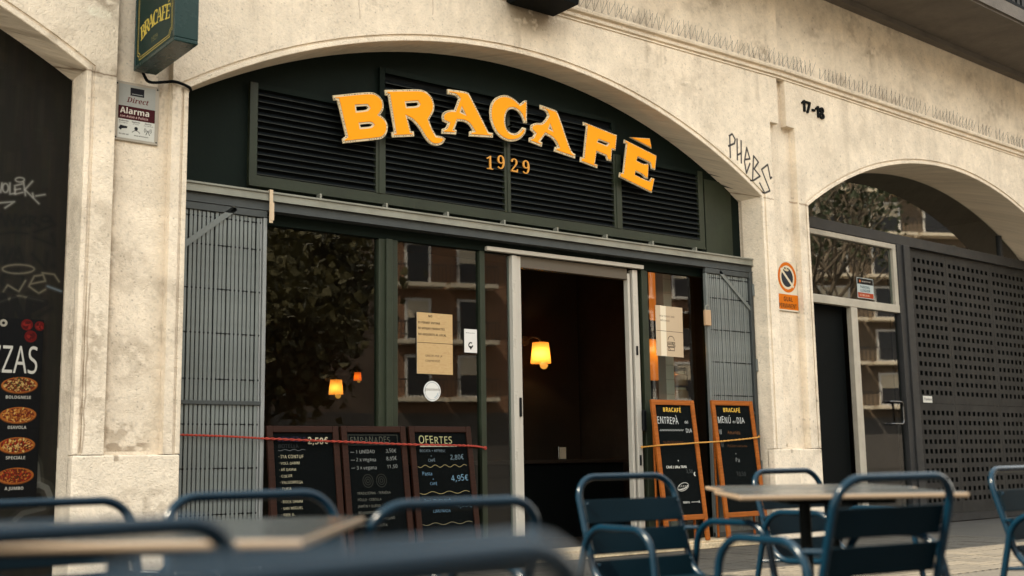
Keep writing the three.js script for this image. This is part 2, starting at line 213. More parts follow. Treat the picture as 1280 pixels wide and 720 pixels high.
// wall layers: core behind the pier recesses, then the face, then a thin skin that stops short of the arch bead
{
  const holeA = archPts(XC, 0, 0), holeL = archPts(PL_C, 0, 0);
  const core = shapeOf([[-4.4, 0], [PL_C - HALF, 0], ...holeL.slice(1, -1), [PL_C + HALF, 0], [XL, 0], ...holeA.slice(1, -1), [XR, 0], [X0, 0], [X0, TOP], [-4.4, TOP]]);
  const face = (g, z0, z1) => {
    const hA = archPts(XC, g, 0.945), hL = archPts(PL_C, g, 0.945);
    const a = shapeOf([...hA, [9.72, 0.945], [9.72, 4.45], [9.862, 4.45], [9.862, TOP], [2.93, TOP], [2.93, 4.45], [3.07, 4.45], [3.07, 0.945]]);
    const l = shapeOf([...hL, [2.66, 0.945], [2.66, 4.45], [2.80, 4.45], [2.80, TOP], [-4.4, TOP], [-4.4, 0.945]]);
    return [extrude(a, z0, z1), extrude(l, z0, z1)];
  };
  mesh('wall', facadeUV(merge([extrude(core, DEEP, -REC), ...face(0, -REC, -STEP), ...face(BEAD + GAP, -STEP, 0)])), M.stoneA, building);
  const bead = (cx) => { const o = archPts(cx, BEAD, 0.945), i = archPts(cx, 0.0, 0.945).reverse(); return shapeOf([...o, ...i]); };
  mesh('arch_trim', facadeUV(extrude(bead(XC), -STEP, -0.001, 0.006)), M.stoneA, building);
  mesh('arch_trim', facadeUV(extrude(bead(PL_C), -STEP, -0.001, 0.006)), M.stoneA, building);
  // plinth blocks
  mesh('plinth', facadeUV(rbox(2.455, XL, 0, 0.94, -REC - 0.02, 0.002, 0.012)), M.stoneA, building);
  mesh('plinth', facadeUV(rbox(XR, X0, 0, 0.94, -REC - 0.02, 0.002, 0.012)), M.stoneA, building);
  mesh('upper_wall', facadeUV(box(-4.4, X0, TOP + 0.1, 7.3, DEEP, -0.02)), M.stoneA, building);
  const holeB = archPts(SC, 0, 0);
  const coreB = shapeOf([[0, 0], [SB, 0], ...holeB.slice(1, -1), [SB + 2 * HALF, 0], [9, 0], [9, TOP], [0, TOP]]);
  const faceB = (g, z0, z1) => extrude(shapeOf([...archPts(SC, g, 0.945), [9, 0.945], [9, TOP], [0.065, TOP], [0.065, 4.45], [0.21, 4.45], [0.21, 0.945]]), z0, z1);
  mesh('wall', facadeUV(merge([extrude(coreB, DEEPB, -REC), faceB(0, -REC, -STEP), faceB(BEAD + GAP, -STEP, 0)])), M.stoneB, bayBGroup);
  mesh('arch_trim', facadeUV(extrude(bead(SC), -STEP, -0.001, 0.006)), M.stoneB, bayBGroup);
  mesh('plinth', facadeUV(rbox(0.0, SB, 0, 0.94, -REC - 0.02, 0.002, 0.012)), M.stoneB, bayBGroup);
  mesh('upper_wall', facadeUV(box(0, 9, TOP + 0.1, 7.3, DEEP, -0.02)), M.stoneB, bayBGroup);
  // cornice profile, extruded along the wall
  const prof = [[-0.06, TOP], [0.012, TOP], [0.012, TOP + 0.012], [0.004, TOP + 0.016], [0.004, TOP + 0.024], [0.028, TOP + 0.030], [0.034, TOP + 0.055], [0.026, TOP + 0.062], [0.026, TOP + 0.074], [0.058, TOP + 0.080], [0.066, TOP + 0.10], [0.066, TOP + 0.118], [-0.02, TOP + 0.135], [-0.06, TOP + 0.135]];
  const corn = (x0, x1) => { const s = shapeOf(prof.map(([z, y]) => [z, y])); const g = new THREE.ExtrudeGeometry(s, { depth: x1 - x0, bevelEnabled: false }); g.rotateY(Math.PI / 2); g.scale(1, 1, -1); g.translate(x0, 0, 0); const ix = g.index; const p = g.attributes.position; 
    for (let i = 0; i < p.count; i += 3) { for (const k of ['position', 'normal', 'uv']) { const at = g.attributes[k]; for (let q = 0; q < at.itemSize; q++) { const t = at.array[(i + 1) * at.itemSize + q]; at.array[(i + 1) * at.itemSize + q] = at.array[(i + 2) * at.itemSize + q]; at.array[(i + 2) * at.itemSize + q] = t; } } } g.computeVertexNormals(); return facadeUV(g); };
  mesh('cornice', corn(-4.4, X0 + 0.002), M.stoneA, building);
  mesh('cornice', corn(-0.002, 9), M.stoneB, bayBGroup);
  // balcony slab, carried on unseen above the cafe for its pavement shadow
  const slab = (x0, x1) => boxUV(merge([box(x0, x1, 6.2, 6.36, -0.02, 0.98), box(x0, x1, 6.13, 6.2, -0.02, 0.09), box(x0, x1, 6.23, 6.40, 0.98, 1.01)]));
  mesh('balcony_slab', slab(-4.4, X0 + 0.03), M.render, building);
  mesh('balcony_slab', slab(0, 9), M.render, bayBGroup);
  const rail = mesh('balcony_rail', merge([box(2.6, 9, 6.44, 6.48, 0.93, 0.97), box(2.6, 9, 7.18, 7.22, 0.93, 0.97)]), M.black, bayBGroup);
  mesh('sky_block_sheet', boxUV(box(2.6, 9, 6.45, 7.2, 0.90, 0.912)), M.grey, rail); const bal = box(-0.009, 0.009, 6.48, 7.18, 0.94, 0.958);  // sheet added behind the balusters to block the bright sky
  for (let s = 2.7; s < 9; s += 0.13) { const b = mesh('baluster', bal, M.black, rail); b.position.x = s; }
  // closed body behind the front, so that daylight enters only through the openings
  mesh('body', boxUV(merge([box(-4.4, X0 + 0.2, 4.56, 7.2, -9, DEEP - 0.001), box(-4.4, 2.7, 0, 4.56, -9, -0.5)])), M.render, building);
  mesh('body', boxUV(box(0.15, 9, 4.56, 7.2, -9, DEEPB - 0.001)), M.render, bayBGroup);
}
// bird spikes on the cornice
function spikeRow(x0, x1, parent, label) {
  mesh('base_strip', box(x0, x1, TOP + 0.128, TOP + 0.136, 0.0, 0.03), M.galv, parent);
  const list = [];
  for (let x = x0 + 0.02; x < x1; x += 0.088 + rr(-0.012, 0.012)) { if (rnd() < 0.04) continue; const j = rr(-0.025, 0.025), l = rr(0.135, 0.185); for (const [dx, dz] of [[-0.06, 0.045], [0.06, 0.04], [0.028, -0.005]]) list.push(rod([x, TOP + 0.13, 0.012], [x + dx + j, TOP + 0.13 + l * rr(0.85, 1.08), 0.012 + dz], 0.0019, 4)); }
  const s = mesh('spikes', merge(list), M.galvDark, parent); s.userData.kind = 'stuff'; s.userData.label = 'thin crossed wire spikes';
}
M.galvDark = std(lin(0.09, 0.085, 0.075), 0.5, { metalness: 0.4 });
{
  const t = thing('bird_spikes', 'wire bird spikes along the cornice above the cafe arch', 'bird spikes', [0, 0, 0], 0, 'bird spike rows'); spikeRow(6.98, X0, t);
  const u = thing('bird_spikes', 'wire bird spikes along the cornice above the number 17-18', 'bird spikes', [0, 0, 0], 0, 'bird spike rows'); u.applyMatrix4(bayB); spikeRow(0.02, 8, u);
}

// ------------------------------------------------------------------ ground
{
  const texGround = tileTex(512, (u, v) => { const a = wrapN(u * 16, v * 16, 16, 5), b = wrapN(u * 128, v * 128, 128, 6), c = wrapN(u * 4, v * 4, 4, 7); const n = 0.68 + 0.14 * (a - 0.5) + 0.4 * (b - 0.5) + 0.2 * (c - 0.5); return [n, n * 0.985, n * 0.95]; });
  const pav = std(lin(0.13, 0.118, 0.095), 0.85, { map: withRepeat(texGround, 1.6), bumpMap: withRepeat(texGrain, 0.3), bumpScale: 0.002 });
  const g = new THREE.PlaneGeometry(260, 160); g.rotateX(-Math.PI / 2); const gp = mesh('ground', boxUV(g), std(lin(0.05, 0.045, 0.038), 0.9, { map: withRepeat(texGround, 3.1) }), null); gp.position.set(40, -0.012, 20); gp.userData.kind = 'structure';
  const sheet = new THREE.PlaneGeometry(30, 9); sheet.rotateX(-Math.PI / 2); const pv = mesh('pavement', boxUV(sheet), std(lin(0.05, 0.044, 0.034), 0.92, { map: withRepeat(texGround, 1.6) }), null); pv.position.set(10, -0.006, 4.4); pv.userData.kind = 'structure';
  // 20 cm tiles with worn chamfers and a cross groove; the ones the picture shows are single meshes
  const variants = []; const T = 0.2;
  for (let k = 0; k < 5; k++) {
    const parts = []; for (const [a, b] of [[-1, -1], [1, -1], [-1, 1], [1, 1]]) { const s = new THREE.CylinderGeometry(0.0625, 0.0675, 0.012, 4, 1); s.rotateY(Math.PI / 4); s.translate(a * 0.0475, 0.0, b * 0.0475); parts.push(s); }
    const gg = merge(parts).clone(); gg.rotateY(k * Math.PI / 2); variants.push(gg);
  }
  const mats = [0.8, 0.9, 1.0, 1.1, 1.22].map((k) => { const m = pav.clone(); m.color = lin(0.075 * k, 0.065 * k, 0.049 * k); return m; });
  const cells = []; for (let i = 0; i < 34; i++) for (let j = 0; j < 15; j++) cells.push([4.9 + i * T, 0.14 + j * T]);
  cells.sort((a, b) => Math.hypot(a[0], a[1] - 7.93) - Math.hypot(b[0], b[1] - 7.93)); const rest = [];
  const vis = cells.filter(([x, z]) => { const d = new THREE.Vector3(x, 0, z).sub(CAM), dep = d.dot(FWD), py = 360 - FPX * d.dot(UP) / dep; return py < 740; });
  vis.forEach(([x, z], n) => { const geo = variants[n % 5], y = 0.0 + rr(-0.002, 0.002);
    if (n < 300) { const t = mesh('tile', geo, mats[Math.floor(rnd() * 5)], pv); t.position.set(x - 10, y + 0.0005, z - 4.4); t.rotation.set(rr(-0.006, 0.006), 0, rr(-0.006, 0.006)); }
    else { const q = geo.clone(); q.translate(x - 10, y, z - 4.4); rest.push(q); } });
  if (rest.length) { const s = mesh('tile_field', merge(rest), mats[2], pv); s.userData.kind = 'stuff'; }
  const st = mesh('door_step', boxUV(merge([rbox(3.2, 9.52, 0.0, 0.055, DEEP, 0.03, 0.008), rbox(3.2, 9.52, 0.0555, 0.078, DEEP, 0.0, 0.006)])), std(lin(0.78, 0.62, 0.40), 0.8, { map: withRepeat(texGround, 1.2), bumpMap: stuccoBump, bumpScale: 0.002 }), null); st.userData.kind = 'structure'; 
}

// ------------------------------------------------------------------ cafe room behind the glass
{
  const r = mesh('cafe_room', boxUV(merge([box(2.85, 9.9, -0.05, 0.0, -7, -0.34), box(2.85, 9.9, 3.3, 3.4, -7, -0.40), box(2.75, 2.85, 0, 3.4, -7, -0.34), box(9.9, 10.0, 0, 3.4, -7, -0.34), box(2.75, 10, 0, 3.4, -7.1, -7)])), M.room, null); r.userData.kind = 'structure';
  const g = mesh('garage_room', boxUV(merge([box(0.2, 7.4, -0.05, 0.0, -6, -0.34), box(0.2, 7.4, 4.6, 4.65, -6, -0.34), box(0.15, 0.25, 0, 4.6, -6, -0.34), box(7.35, 7.45, 0, 4.6, -6, -0.34), box(0.2, 7.4, 0, 4.6, -6.1, -6)])), M.room, null); g.userData.kind = 'structure'; g.applyMatrix4(bayIn);
}

// ------------------------------------------------------------------ cafe shopfront
const ZG = -0.31; M.litLip = matte(lin(0.017, 0.020, 0.016), 0.5, { specularIntensity: 0.4 });  // lighter than the slats: light on their lower edges put into the colour
{
  const sf = thing('cafe_shopfront', 'dark green cafe shopfront with louvres, glazing and steel lintel', 'shopfront');
  const back = archPts(XC, 0.03, 2.93);
  mesh('upper_panel', boxUV(extrude(shapeOf(back), -0.375, -0.333)), M.darkGreen, sf);
  mesh('side_panel', boxUV(box(3.20, 3.74, 2.95, 3.78, -0.333, -0.326)), M.darkGreen, sf);  // darker green than its twin: jamb shade put into the colour
  mesh('side_panel', boxUV(box(8.99, 9.40, 2.96, 3.78, -0.333, -0.322)), M.green, sf);  // lit twin of the panel, in the lighter green
  // louvre field
  const fz0 = -0.333, fz1 = -0.292;
  mesh('louvre_frame', boxUV(merge([box(3.81, 8.94, 3.01, 3.10, fz0, fz1), box(3.81, 3.875, 3.10, 3.845, fz0, fz1), box(8.865, 8.94, 3.10, 3.845, fz0, fz1), box(3.81, 8.94, 3.01, 3.03, fz1, fz1 + 0.008)])), M.green, sf);
  for (const [a, b, t] of [[4.95, 5.045, 3.845], [6.31, 6.38, 4.205], [7.66, 7.765, 3.845]]) mesh('louvre_mullion', boxUV(merge([box(a, b, 3.10, t, fz0, fz1 + 0.004), box(a + 0.03, b - 0.03, 3.10, t, fz1 + 0.004, fz1 + 0.010)])), M.green, sf);
  for (const [a, b, t] of [[3.875, 4.95, 3.80], [5.045, 6.31, 4.16], [6.38, 7.66, 4.16], [7.765, 8.865, 3.80]]) {
    mesh('louvre_back', box(a, b, 3.10, t, -0.331, -0.328), M.black, sf);
    if (t > 4) for (const x of [a - 0.05, b]) mesh('shaded_stile', boxUV(box(x, x + 0.05, 3.85, t + 0.045, fz0, fz1 - 0.004)), M.darkGreen, sf);  // dark green puts shade into the upper run of the mullions
    mesh('louvre_head', boxUV(box(a, b, t, t + 0.045, fz0, fz1)), M.darkGreen, sf);
    const slat = new THREE.BoxGeometry(b - a, 0.046, 0.006); slat.rotateX(-0.75); const litLip = new THREE.BoxGeometry(b - a, 0.006, 0.008); litLip.translate(0, -0.0165, 0.017);
    const geo = boxUV(slat), lp = boxUV(litLip);
    for (let y = 3.125; y < t - 0.02; y += 0.0535) { const s = mesh('slat', geo, M.slat, sf); s.position.set((a + b) / 2, y, -0.307); s.rotation.z = rr(-0.0012, 0.0012); mesh('slat_lit_lip', lp, M.litLip, s); }
  }
  // lintel track
  mesh('lintel', boxUV(merge([box(XL + 0.003, XR - 0.003, 2.878, 2.945, DEEP, -0.165), box(XL + 0.003, XR - 0.003, 2.935, 2.949, -0.165, -0.152), box(XL + 0.003, XR - 0.003, 2.875, 2.885, -0.165, -0.157)])), M.galv, sf);
  mesh('lower_track', boxUV(merge([box(XL + 0.003, XR - 0.003, 2.80, 2.872, DEEP, -0.185), box(XL + 0.003, XR - 0.003, 2.80, 2.812, -0.185, -0.172)])), M.gateDark, sf);
  for (let x = 4.4; x < 9.2; x += 0.62) mesh('bracket', boxUV(box(x, x + 0.018, 2.949, 3.01, -0.30, -0.24)), M.galv, sf);
  // window frames
  const fr = (x0, x1, y0, y1, z0 = -0.345, z1 = -0.275) => boxUV(rbox(x0, x1, y0, y1, z0, z1, 0.005));
  mesh('head_rail', fr(XL, XR, 2.71, 2.80), M.darkGreen, sf);
  mesh('mullion', boxUV(merge([rbox(4.97, 5.155, 0.08, 2.71, -0.345, -0.27), rbox(5.03, 5.09, 0.08, 2.71, -0.27, -0.245)])), M.green, sf);
  mesh('mullion', fr(6.01, 6.065, 0.08, 2.71), M.green, sf);
  mesh('mullion', fr(7.985, 8.065, 0.08, 2.71), M.green, sf);
  mesh('mullion', fr(8.90, 8.96, 0.08, 2.80), M.darkGreen, sf);
  mesh('bottom_rail', fr(XL, 6.01, 0.08, 0.20), M.darkGreen, sf); mesh('bottom_rail', fr(8.065, XR, 0.08, 0.20), M.darkGreen, sf);
  for (const [a, b] of [[3.2, 4.97], [5.155, 6.01], [6.065, 6.36], [8.065, 8.90]]) mesh('pane', boxUV(new THREE.PlaneGeometry(b - a, 2.54)), M.glass, sf).position.set((a + b) / 2, 1.46, ZG);
  mesh('door_header', boxUV(rbox(6.065, 7.985, 2.712, 2.75, -0.345, -0.235, 0.004)), M.alu, sf);
  mesh('door_track', boxUV(rbox(6.46, 7.80, 2.60, 2.708, -0.345, -0.285, 0.004)), M.aluDark, sf);
  const dl = mesh('door_post', boxUV(merge([rbox(6.36, 6.415, 0.08, 2.70, -0.34, -0.262, 0.004), rbox(6.42, 6.468, 0.08, 2.70, -0.34, -0.275, 0.004)])), M.alu, sf);
  mesh('pull', boxUV(rbox(6.425, 6.45, 1.25, 1.42, -0.275, -0.262, 0.006)), M.blackGloss, dl);
  const dr = mesh('door_post', boxUV(merge([rbox(7.80, 7.83, 0.08, 2.66, -0.34, -0.28, 0.004), rbox(7.86, 7.925, 0.08, 2.70, -0.34, -0.27, 0.004)])), M.alu, sf);
  mesh('pull', boxUV(rbox(7.915, 7.955, 1.13, 1.33, -0.27, -0.235, 0.008)), M.blackGloss, dr);
  mesh('lock', boxUV(rbox(7.875, 7.90, 1.86, 1.95, -0.27, -0.262, 0.004)), M.blackGloss, dr); mesh('lock', boxUV(rbox(7.875, 7.90, 0.80, 0.90, -0.27, -0.262, 0.004)), M.blackGloss, dr);
}
// folding grilles
function grille(label, x0, x1, bars, stileLeft) {
  const t = thing('folding_grille', label, 'grille', [x0, 0, -0.2], 0, 'folded security grilles'); const w = x1 - x0, st = 0.038;
  const a = stileLeft ? st + 0.012 : 0.012, b = stileLeft ? w - 0.05 : w - st - 0.012, p = (b - a) / bars;
  const bw = p * 0.76, geo = boxUV(merge([rbox(-bw / 2, bw / 2, 0.09, 2.74, -0.008, 0.006, 0.003)]));
  for (let i = 0; i < bars; i++) { const m = mesh('bar', geo, M.gate, t); m.position.set(a + p * (i + 0.5), rr(-0.006, 0.006), rr(-0.003, 0.003)); m.rotation.z = rr(-0.0012, 0.0012); }
  mesh('back_sheet', box(a, b, 0.1, 2.74, -0.02, -0.017), M.black, t);
  mesh('top_rail', boxUV(rbox(0, w, 2.742, 2.797, -0.015, 0.022, 0.004)), M.gateDark, t);
  mesh('bottom_rail', boxUV(rbox(0, w, 0.085, 0.13, -0.015, 0.022, 0.004)), M.gateDark, t);
  if (stileLeft) { mesh('stile', boxUV(merge([rbox(0, 0.022, 0.08, 2.74, -0.02, 0.024), rbox(0.026, 0.046, 0.08, 2.74, -0.02, 0.012)])), M.gate, t); mesh('stile', boxUV(rbox(w - 0.046, w, 0.08, 2.80, -0.02, 0.03)), M.gateDark, t); }
  else mesh('stile', boxUV(merge([rbox(w - 0.03, w, 0.08, 2.74, -0.02, 0.024), rbox(w - 0.05, w - 0.034, 0.08, 2.74, -0.02, 0.010)])), M.alu2, t);
  const rows = [0.2, 0.51, 0.84, 1.16, 1.49, 1.83, 2.16, 2.49, 2.7]; const list = [];
  for (const y of rows) for (let i = 0; i < bars; i++) { const s = new THREE.SphereGeometry(0.0095, 6, 4); s.scale(1, 0.9, 0.6); s.translate(a + p * (i + 0.98), y, 0.006); list.push(s); }
  const rv = mesh('rivets', merge(list), M.rivet, t); rv.userData.kind = 'stuff';
  for (const y of rows) mesh('link_strip', box(a, b, y - 0.0035, y + 0.0035, -0.0166, 0.0068), M.rivet, t);
  mesh('cross_bar', boxUV(rbox(0, w - 0.01, 1.303, 1.333, 0.008, 0.02, 0.003)), M.gateDark, t);
  mesh('diagonal_strap', boxUV(stileLeft ? bar([0.22, 2.77, 0.018], [w - 0.03, 2.40, 0.018], 0.036, 0.008) : bar([0.01, 2.44, 0.018], [0.44, 2.79, 0.018], 0.042, 0.008)), M.gate, t);
  if (stileLeft) for (const y of [2.55, 1.75, 0.7]) mesh('hinge', boxUV(rbox(w - 0.012, w + 0.008, y, y + 0.13, 0.02, 0.044, 0.004)), M.gate, t);
  return t;
}
M.alu2 = std(lin(0.30, 0.31, 0.30), 0.5, { metalness: 0.2, map: wearColor });
grille('grey folded steel grille with rising diagonal strap beside the alarm sign pier', 3.215, 3.915, 19, false);
const gr2 = grille('grey folded steel grille with falling diagonal strap behind the menu board', 8.80, 9.515, 21, true);
{ const t = thing('padlock_box', 'small brass padlock box fixed to the grille stile', 'lock', [8.79, 2.27, -0.17]); mesh('case', boxUV(rbox(-0.055, 0.03, -0.08, 0.08, -0.0, 0.03, 0.006)), std(lin(0.42, 0.27, 0.15), 0.5), t); mesh('shackle', tube([[-0.03, 0.07, 0.012], [-0.03, 0.13, 0.012], [0.015, 0.13, 0.012], [0.015, 0.07, 0.012]], 0.006, 0.02, 6), M.galv, t); }
{ const t = thing('tie_strap', 'cream cloth strap tied over the steel lintel', 'strap', [3.93, 0, -0.15]); mesh('strap', merge([box(-0.014, 0.014, 2.70, 2.955, 0.002, 0.008), box(-0.014, 0.014, 2.955, 2.96, -0.03, 0.008), box(-0.004, 0.022, 2.72, 2.86, 0.0085, 0.012)]), std(lin(0.55, 0.42, 0.28), 0.9), t); }

// ------------------------------------------------------------------ shop sign letters
const LP = (o, k, pts) => pts.map(([a, b]) => { const p = onZ(o[0] + a * k, o[1] + b * k, -0.2); return [p.x, p.y]; });
function roundOff(pts) {                               // cut the obtuse corners of a traced outline
  let P = pts; for (let it = 0; it < 2; it++) { const out = []; const n = P.length;
    for (let i = 0; i < n; i++) { const a = P[(i + n - 1) % n], b = P[i], c = P[(i + 1) % n]; const u = [b[0] - a[0], b[1] - a[1]], v = [c[0] - b[0], c[1] - b[1]]; const t = Math.abs(Math.atan2(u[0] * v[1] - u[1] * v[0], u[0] * v[0] + u[1] * v[1]));
      if (t < 0.95) { out.push([b[0] * 0.75 + a[0] * 0.25, b[1] * 0.75 + a[1] * 0.25], [b[0] * 0.75 + c[0] * 0.25, b[1] * 0.75 + c[1] * 0.25]); } else out.push(b); } P = out; } return P;
}
const area = (P) => P.reduce((s, p, i) => { const q = P[(i + 1) % P.length]; return s + p[0] * q[1] - q[0] * p[1]; }, 0) / 2;
function inset(P, d) {                                 // positive d moves towards the inside
  const s = area(P) > 0 ? 1 : -1, n = P.length, out = [];
  for (let i = 0; i < n; i++) { const a = P[(i + n - 1) % n], b = P[i], c = P[(i + 1) % n]; let n1 = [-(b[1] - a[1]), b[0] - a[0]], n2 = [-(c[1] - b[1]), c[0] - b[0]]; const l1 = Math.hypot(...n1) || 1, l2 = Math.hypot(...n2) || 1; n1 = [s * n1[0] / l1, s * n1[1] / l1]; n2 = [s * n2[0] / l2, s * n2[1] / l2];
    let m = [n1[0] + n2[0], n1[1] + n2[1]]; const l = Math.hypot(...m) || 1; m = [m[0] / l, m[1] / l]; const k = Math.min(1.8, 1 / Math.max(0.4, m[0] * n1[0] + m[1] * n1[1])); out.push([b[0] + m[0] * d * k, b[1] + m[1] * d * k]); }
  return out;
}
const font = await new FontLoader().loadAsync('fonts/droid/droid_serif_regular.typeface.json');
const fontBold = await new FontLoader().loadAsync('fonts/droid/droid_sans_bold.typeface.json');
{
  const sg = thing('shop_sign', 'arched yellow shop sign letters with studded cream borders above the louvres', 'sign');
  const c1 = [[410, 90], 0.15275], c2 = [[540, 100], 0.18059], c3 = [[680, 120], 0.18059], c0 = [[0, 0], 1];
  const L = [
    [c1, [[42, 190], [350, 158], [405, 178], [445, 215], [462, 265], [455, 315], [428, 350], [470, 380], [496, 435], [488, 500], [455, 540], [420, 552], [128, 582], [120, 545], [150, 522], [80, 232], [52, 230]], [[[230, 278], [322, 272], [337, 292], [322, 312], [235, 320]], [[262, 425], [355, 415], [370, 430], [355, 448], [268, 455]]]],
    [c1, [[468, 145], [745, 138], [800, 152], [850, 195], [876, 265], [870, 325], [830, 390], [852, 455], [888, 518], [938, 525], [966, 545], [945, 588], [895, 605], [845, 592], [800, 545], [755, 465], [700, 400], [652, 372], [682, 482], [706, 485], [710, 526], [532, 534], [524, 490], [546, 488], [497, 192], [475, 188]], [[[638, 250], [735, 244], [748, 262], [735, 280], [645, 285]]]],
    [c2, [[110, 62], [245, 78], [265, 100], [395, 360], [425, 366], [425, 398], [262, 388], [264, 353], [286, 348], [262, 308], [225, 286], [180, 284], [158, 340], [174, 345], [170, 376], [72, 370], [74, 336], [100, 330], [112, 300], [80, 285], [70, 250], [85, 218], [125, 205], [158, 206], [188, 128], [165, 104], [112, 96]], [[[209, 194], [232, 238], [201, 222]]]],
    [c2, [[640, 140], [660, 142], [660, 298], [640, 295], [625, 250], [600, 215], [560, 195], [525, 210], [508, 260], [512, 320], [535, 360], [575, 372], [610, 352], [630, 325], [655, 335], [650, 370], [615, 410], [570, 426], [520, 422], [465, 390], [425, 330], [402, 255], [405, 180], [430, 130], [475, 104], [525, 104], [575, 130], [610, 165], [632, 150]], []],
    [c0, [[675.8, 130.7], [694, 137], [698, 139.5], [714.3, 189.5], [720, 192.6], [719.4, 198], [693.5, 189], [694.4, 183.6], [697.6, 183], [695.3, 178], [690.8, 172.4], [682.5, 168], [676, 176.4], [678.7, 178], [677.6, 183.4], [662, 176.9], [662.4, 171.7], [666.4, 171.3], [668.6, 166.8], [664, 162.3], [664.2, 156], [670, 152.9], [678.7, 154.2], [685.4, 144.2], [682.7, 138.3], [675.8, 135.8]], [[[688, 156.6], [690.9, 163.4], [686.6, 160.7]]]],
    [c3, [[275, 178], [508, 270], [498, 378], [474, 370], [468, 452], [442, 444], [432, 415], [368, 388], [355, 468], [376, 474], [372, 498], [254, 454], [258, 420], [276, 424], [298, 206], [276, 202]], [[[380, 300], [450, 327], [437, 344], [371, 318]]]],
    [c3, [[560, 300], [782, 412], [772, 512], [748, 503], [738, 464], [652, 424], [645, 446], [694, 472], [728, 466], [722, 572], [700, 566], [688, 546], [637, 522], [633, 543], [698, 576], [734, 588], [748, 564], [768, 572], [748, 670], [525, 560], [528, 528], [550, 532], [574, 330], [558, 324]], []],
    [c3, [[598, 284], [735, 292], [748, 362]], []],
  ];
  const stud = new THREE.SphereGeometry(0.0046, 6, 4);
  for (const [li, [c, o, hs]] of L.entries()) {
    const out = roundOff(LP(...c, o)), holes = hs.map((h) => roundOff(LP(...c, h))); const big = out.length > 3 && o.length > 3; const d = li === 6 ? 0.0105 : li === 5 ? 0.013 : big ? 0.019 : 0.008;
    const letter = mesh('letter', boxUV(extrude(shapeOf(out, holes), -0.222, -0.205, 0.003)), M.cream, sg);
    mesh('face', boxUV(extrude(shapeOf(inset(out, d), holes.map((h) => inset(h, -d * 0.8))), -0.2049, -0.199, 0.002)), M.yellow, letter);
    const list = []; const edge = inset(out, d * 0.48);
    for (let i = 0; i < edge.length; i++) { const a = edge[i], b = edge[(i + 1) % edge.length], l = Math.hypot(b[0] - a[0], b[1] - a[1]); for (let s = 0.008; s < l; s += 0.0235) { if (rnd() < 0.3) continue; const q = stud.clone(); q.translate(a[0] + (b[0] - a[0]) * s / l, a[1] + (b[1] - a[1]) * s / l, -0.204); list.push(q); } }
    if (list.length && big) { const s = mesh('border_studs', merge(list), M.studs || (M.studs = std(lin(0.16, 0.12, 0.08), 0.4)), letter); s.userData.kind = 'stuff'; }
    const bb = out.reduce((m, p) => [m[0] + p[0] / out.length, m[1] + p[1] / out.length], [0, 0]);
    mesh('mounting_pin', rod([bb[0] + 0.04, bb[1] - 0.05, -0.335], [bb[0] + 0.04, bb[1] - 0.05, -0.221], 0.008, 6), M.black, letter);
  }
  const digits = [['1', 607.5, 210.5], ['9', 621.5, 210], ['2', 638.5, 214], ['9', 653, 216]];
  for (const [ch, px, py] of digits) { const p = onZ(px, py, -0.27); const g = new TextGeometry(ch, { font, size: 0.125, depth: 0.012, curveSegments: 6, bevelEnabled: false }); g.translate(p.x, p.y, -0.282); const m = mesh('numeral', boxUV(g), M.yellow2 || (M.yellow2 = std(lin(0.62, 0.27, 0.03), 0.45)), sg); mesh('mounting_pin', rod([p.x + 0.045, p.y + 0.06, -0.33], [p.x + 0.045, p.y + 0.06, -0.281], 0.006, 6), M.black, m); }
}

// ------------------------------------------------------------------ things on the cafe glass and piers
const paper = (map, rough = 0.8, k = 0.8) => matte(lin(k, k, k), rough, { map });
function sheet(name, label, category, x0, x1, y0, y1, z, map, group, thick = 0.003, tilt = 0) {
  const t = thing(name, label, category, [(x0 + x1) / 2, y0, z], 0, group); t.rotation.z = tilt; const w = x1 - x0, h = y1 - y0;
  mesh('backing', box(-w / 2, w / 2, 0, h, -thick, -0.0004), std(lin(0.5, 0.47, 0.4), 0.8), t);
  const p = new THREE.PlaneGeometry(w, h); p.translate(0, h / 2, 0.0008); mesh('print', p, paper(map), t); return t;
}
const scribble = (c, x, y, w, n, h) => { for (let i = 0; i < n; i++) { const l = w / n * rr(0.5, 0.85); c.fillRect(x + i * w / n, y + rr(-0.5, 0.5), l, h * rr(0.7, 1)); } };
sheet('notice', 'tan paper notice with printed lines behind the cafe glass', 'notice', 5.36, 5.725, 1.60, 2.12, ZG + 0.012, canvasTex(256, 364, (c, w, h) => {
  c.fillStyle = '#c8a878'; c.fillRect(0, 0, w, h); for (let i = 0; i < 900; i++) { c.fillStyle = `rgba(${rnd() < 0.5 ? '120,90,55' : '235,215,175'},0.05)`; c.fillRect(rr(0, w), rr(0, h), rr(2, 30), rr(2, 10)); }
  c.fillStyle = '#2a2018'; c.font = 'bold 20px sans-serif'; c.textAlign = 'center'; c.fillText('NO', 95, 26); c.textAlign = 'left'; c.font = 'bold 17px sans-serif'; c.fillText('ES PERMET ENTRAR', 8, 66); c.fillText('NI MENJAR PRODUCTES', 8, 100); c.fillText('NO ADQUIRITS AL LOCAL', 8, 136); c.fillRect(0, 178, w, 3); c.font = '17px sans-serif'; c.fillText('GRÀCIES PER LA', 58, 262); c.fillText('COMPRENSIÓ', 58, 292);
}));
sheet('small_card', 'small white card with a dark emblem beside the green mullion', 'card', 5.85, 5.985, 1.80, 2.005, ZG + 0.012, canvasTex(96, 144, (c, w, h) => { c.fillStyle = '#e6e2dc'; c.fillRect(0, 0, w, h); c.fillStyle = '#777'; scribble(c, 12, 22, 70, 5, 4); c.strokeStyle = '#222'; c.lineWidth = 7; c.beginPath(); c.arc(48, 98, 15, 0, 5.4); c.stroke(); c.fillStyle = '#222'; c.beginPath(); c.moveTo(34, 104); c.lineTo(62, 104); c.lineTo(48, 128); c.fill(); }));
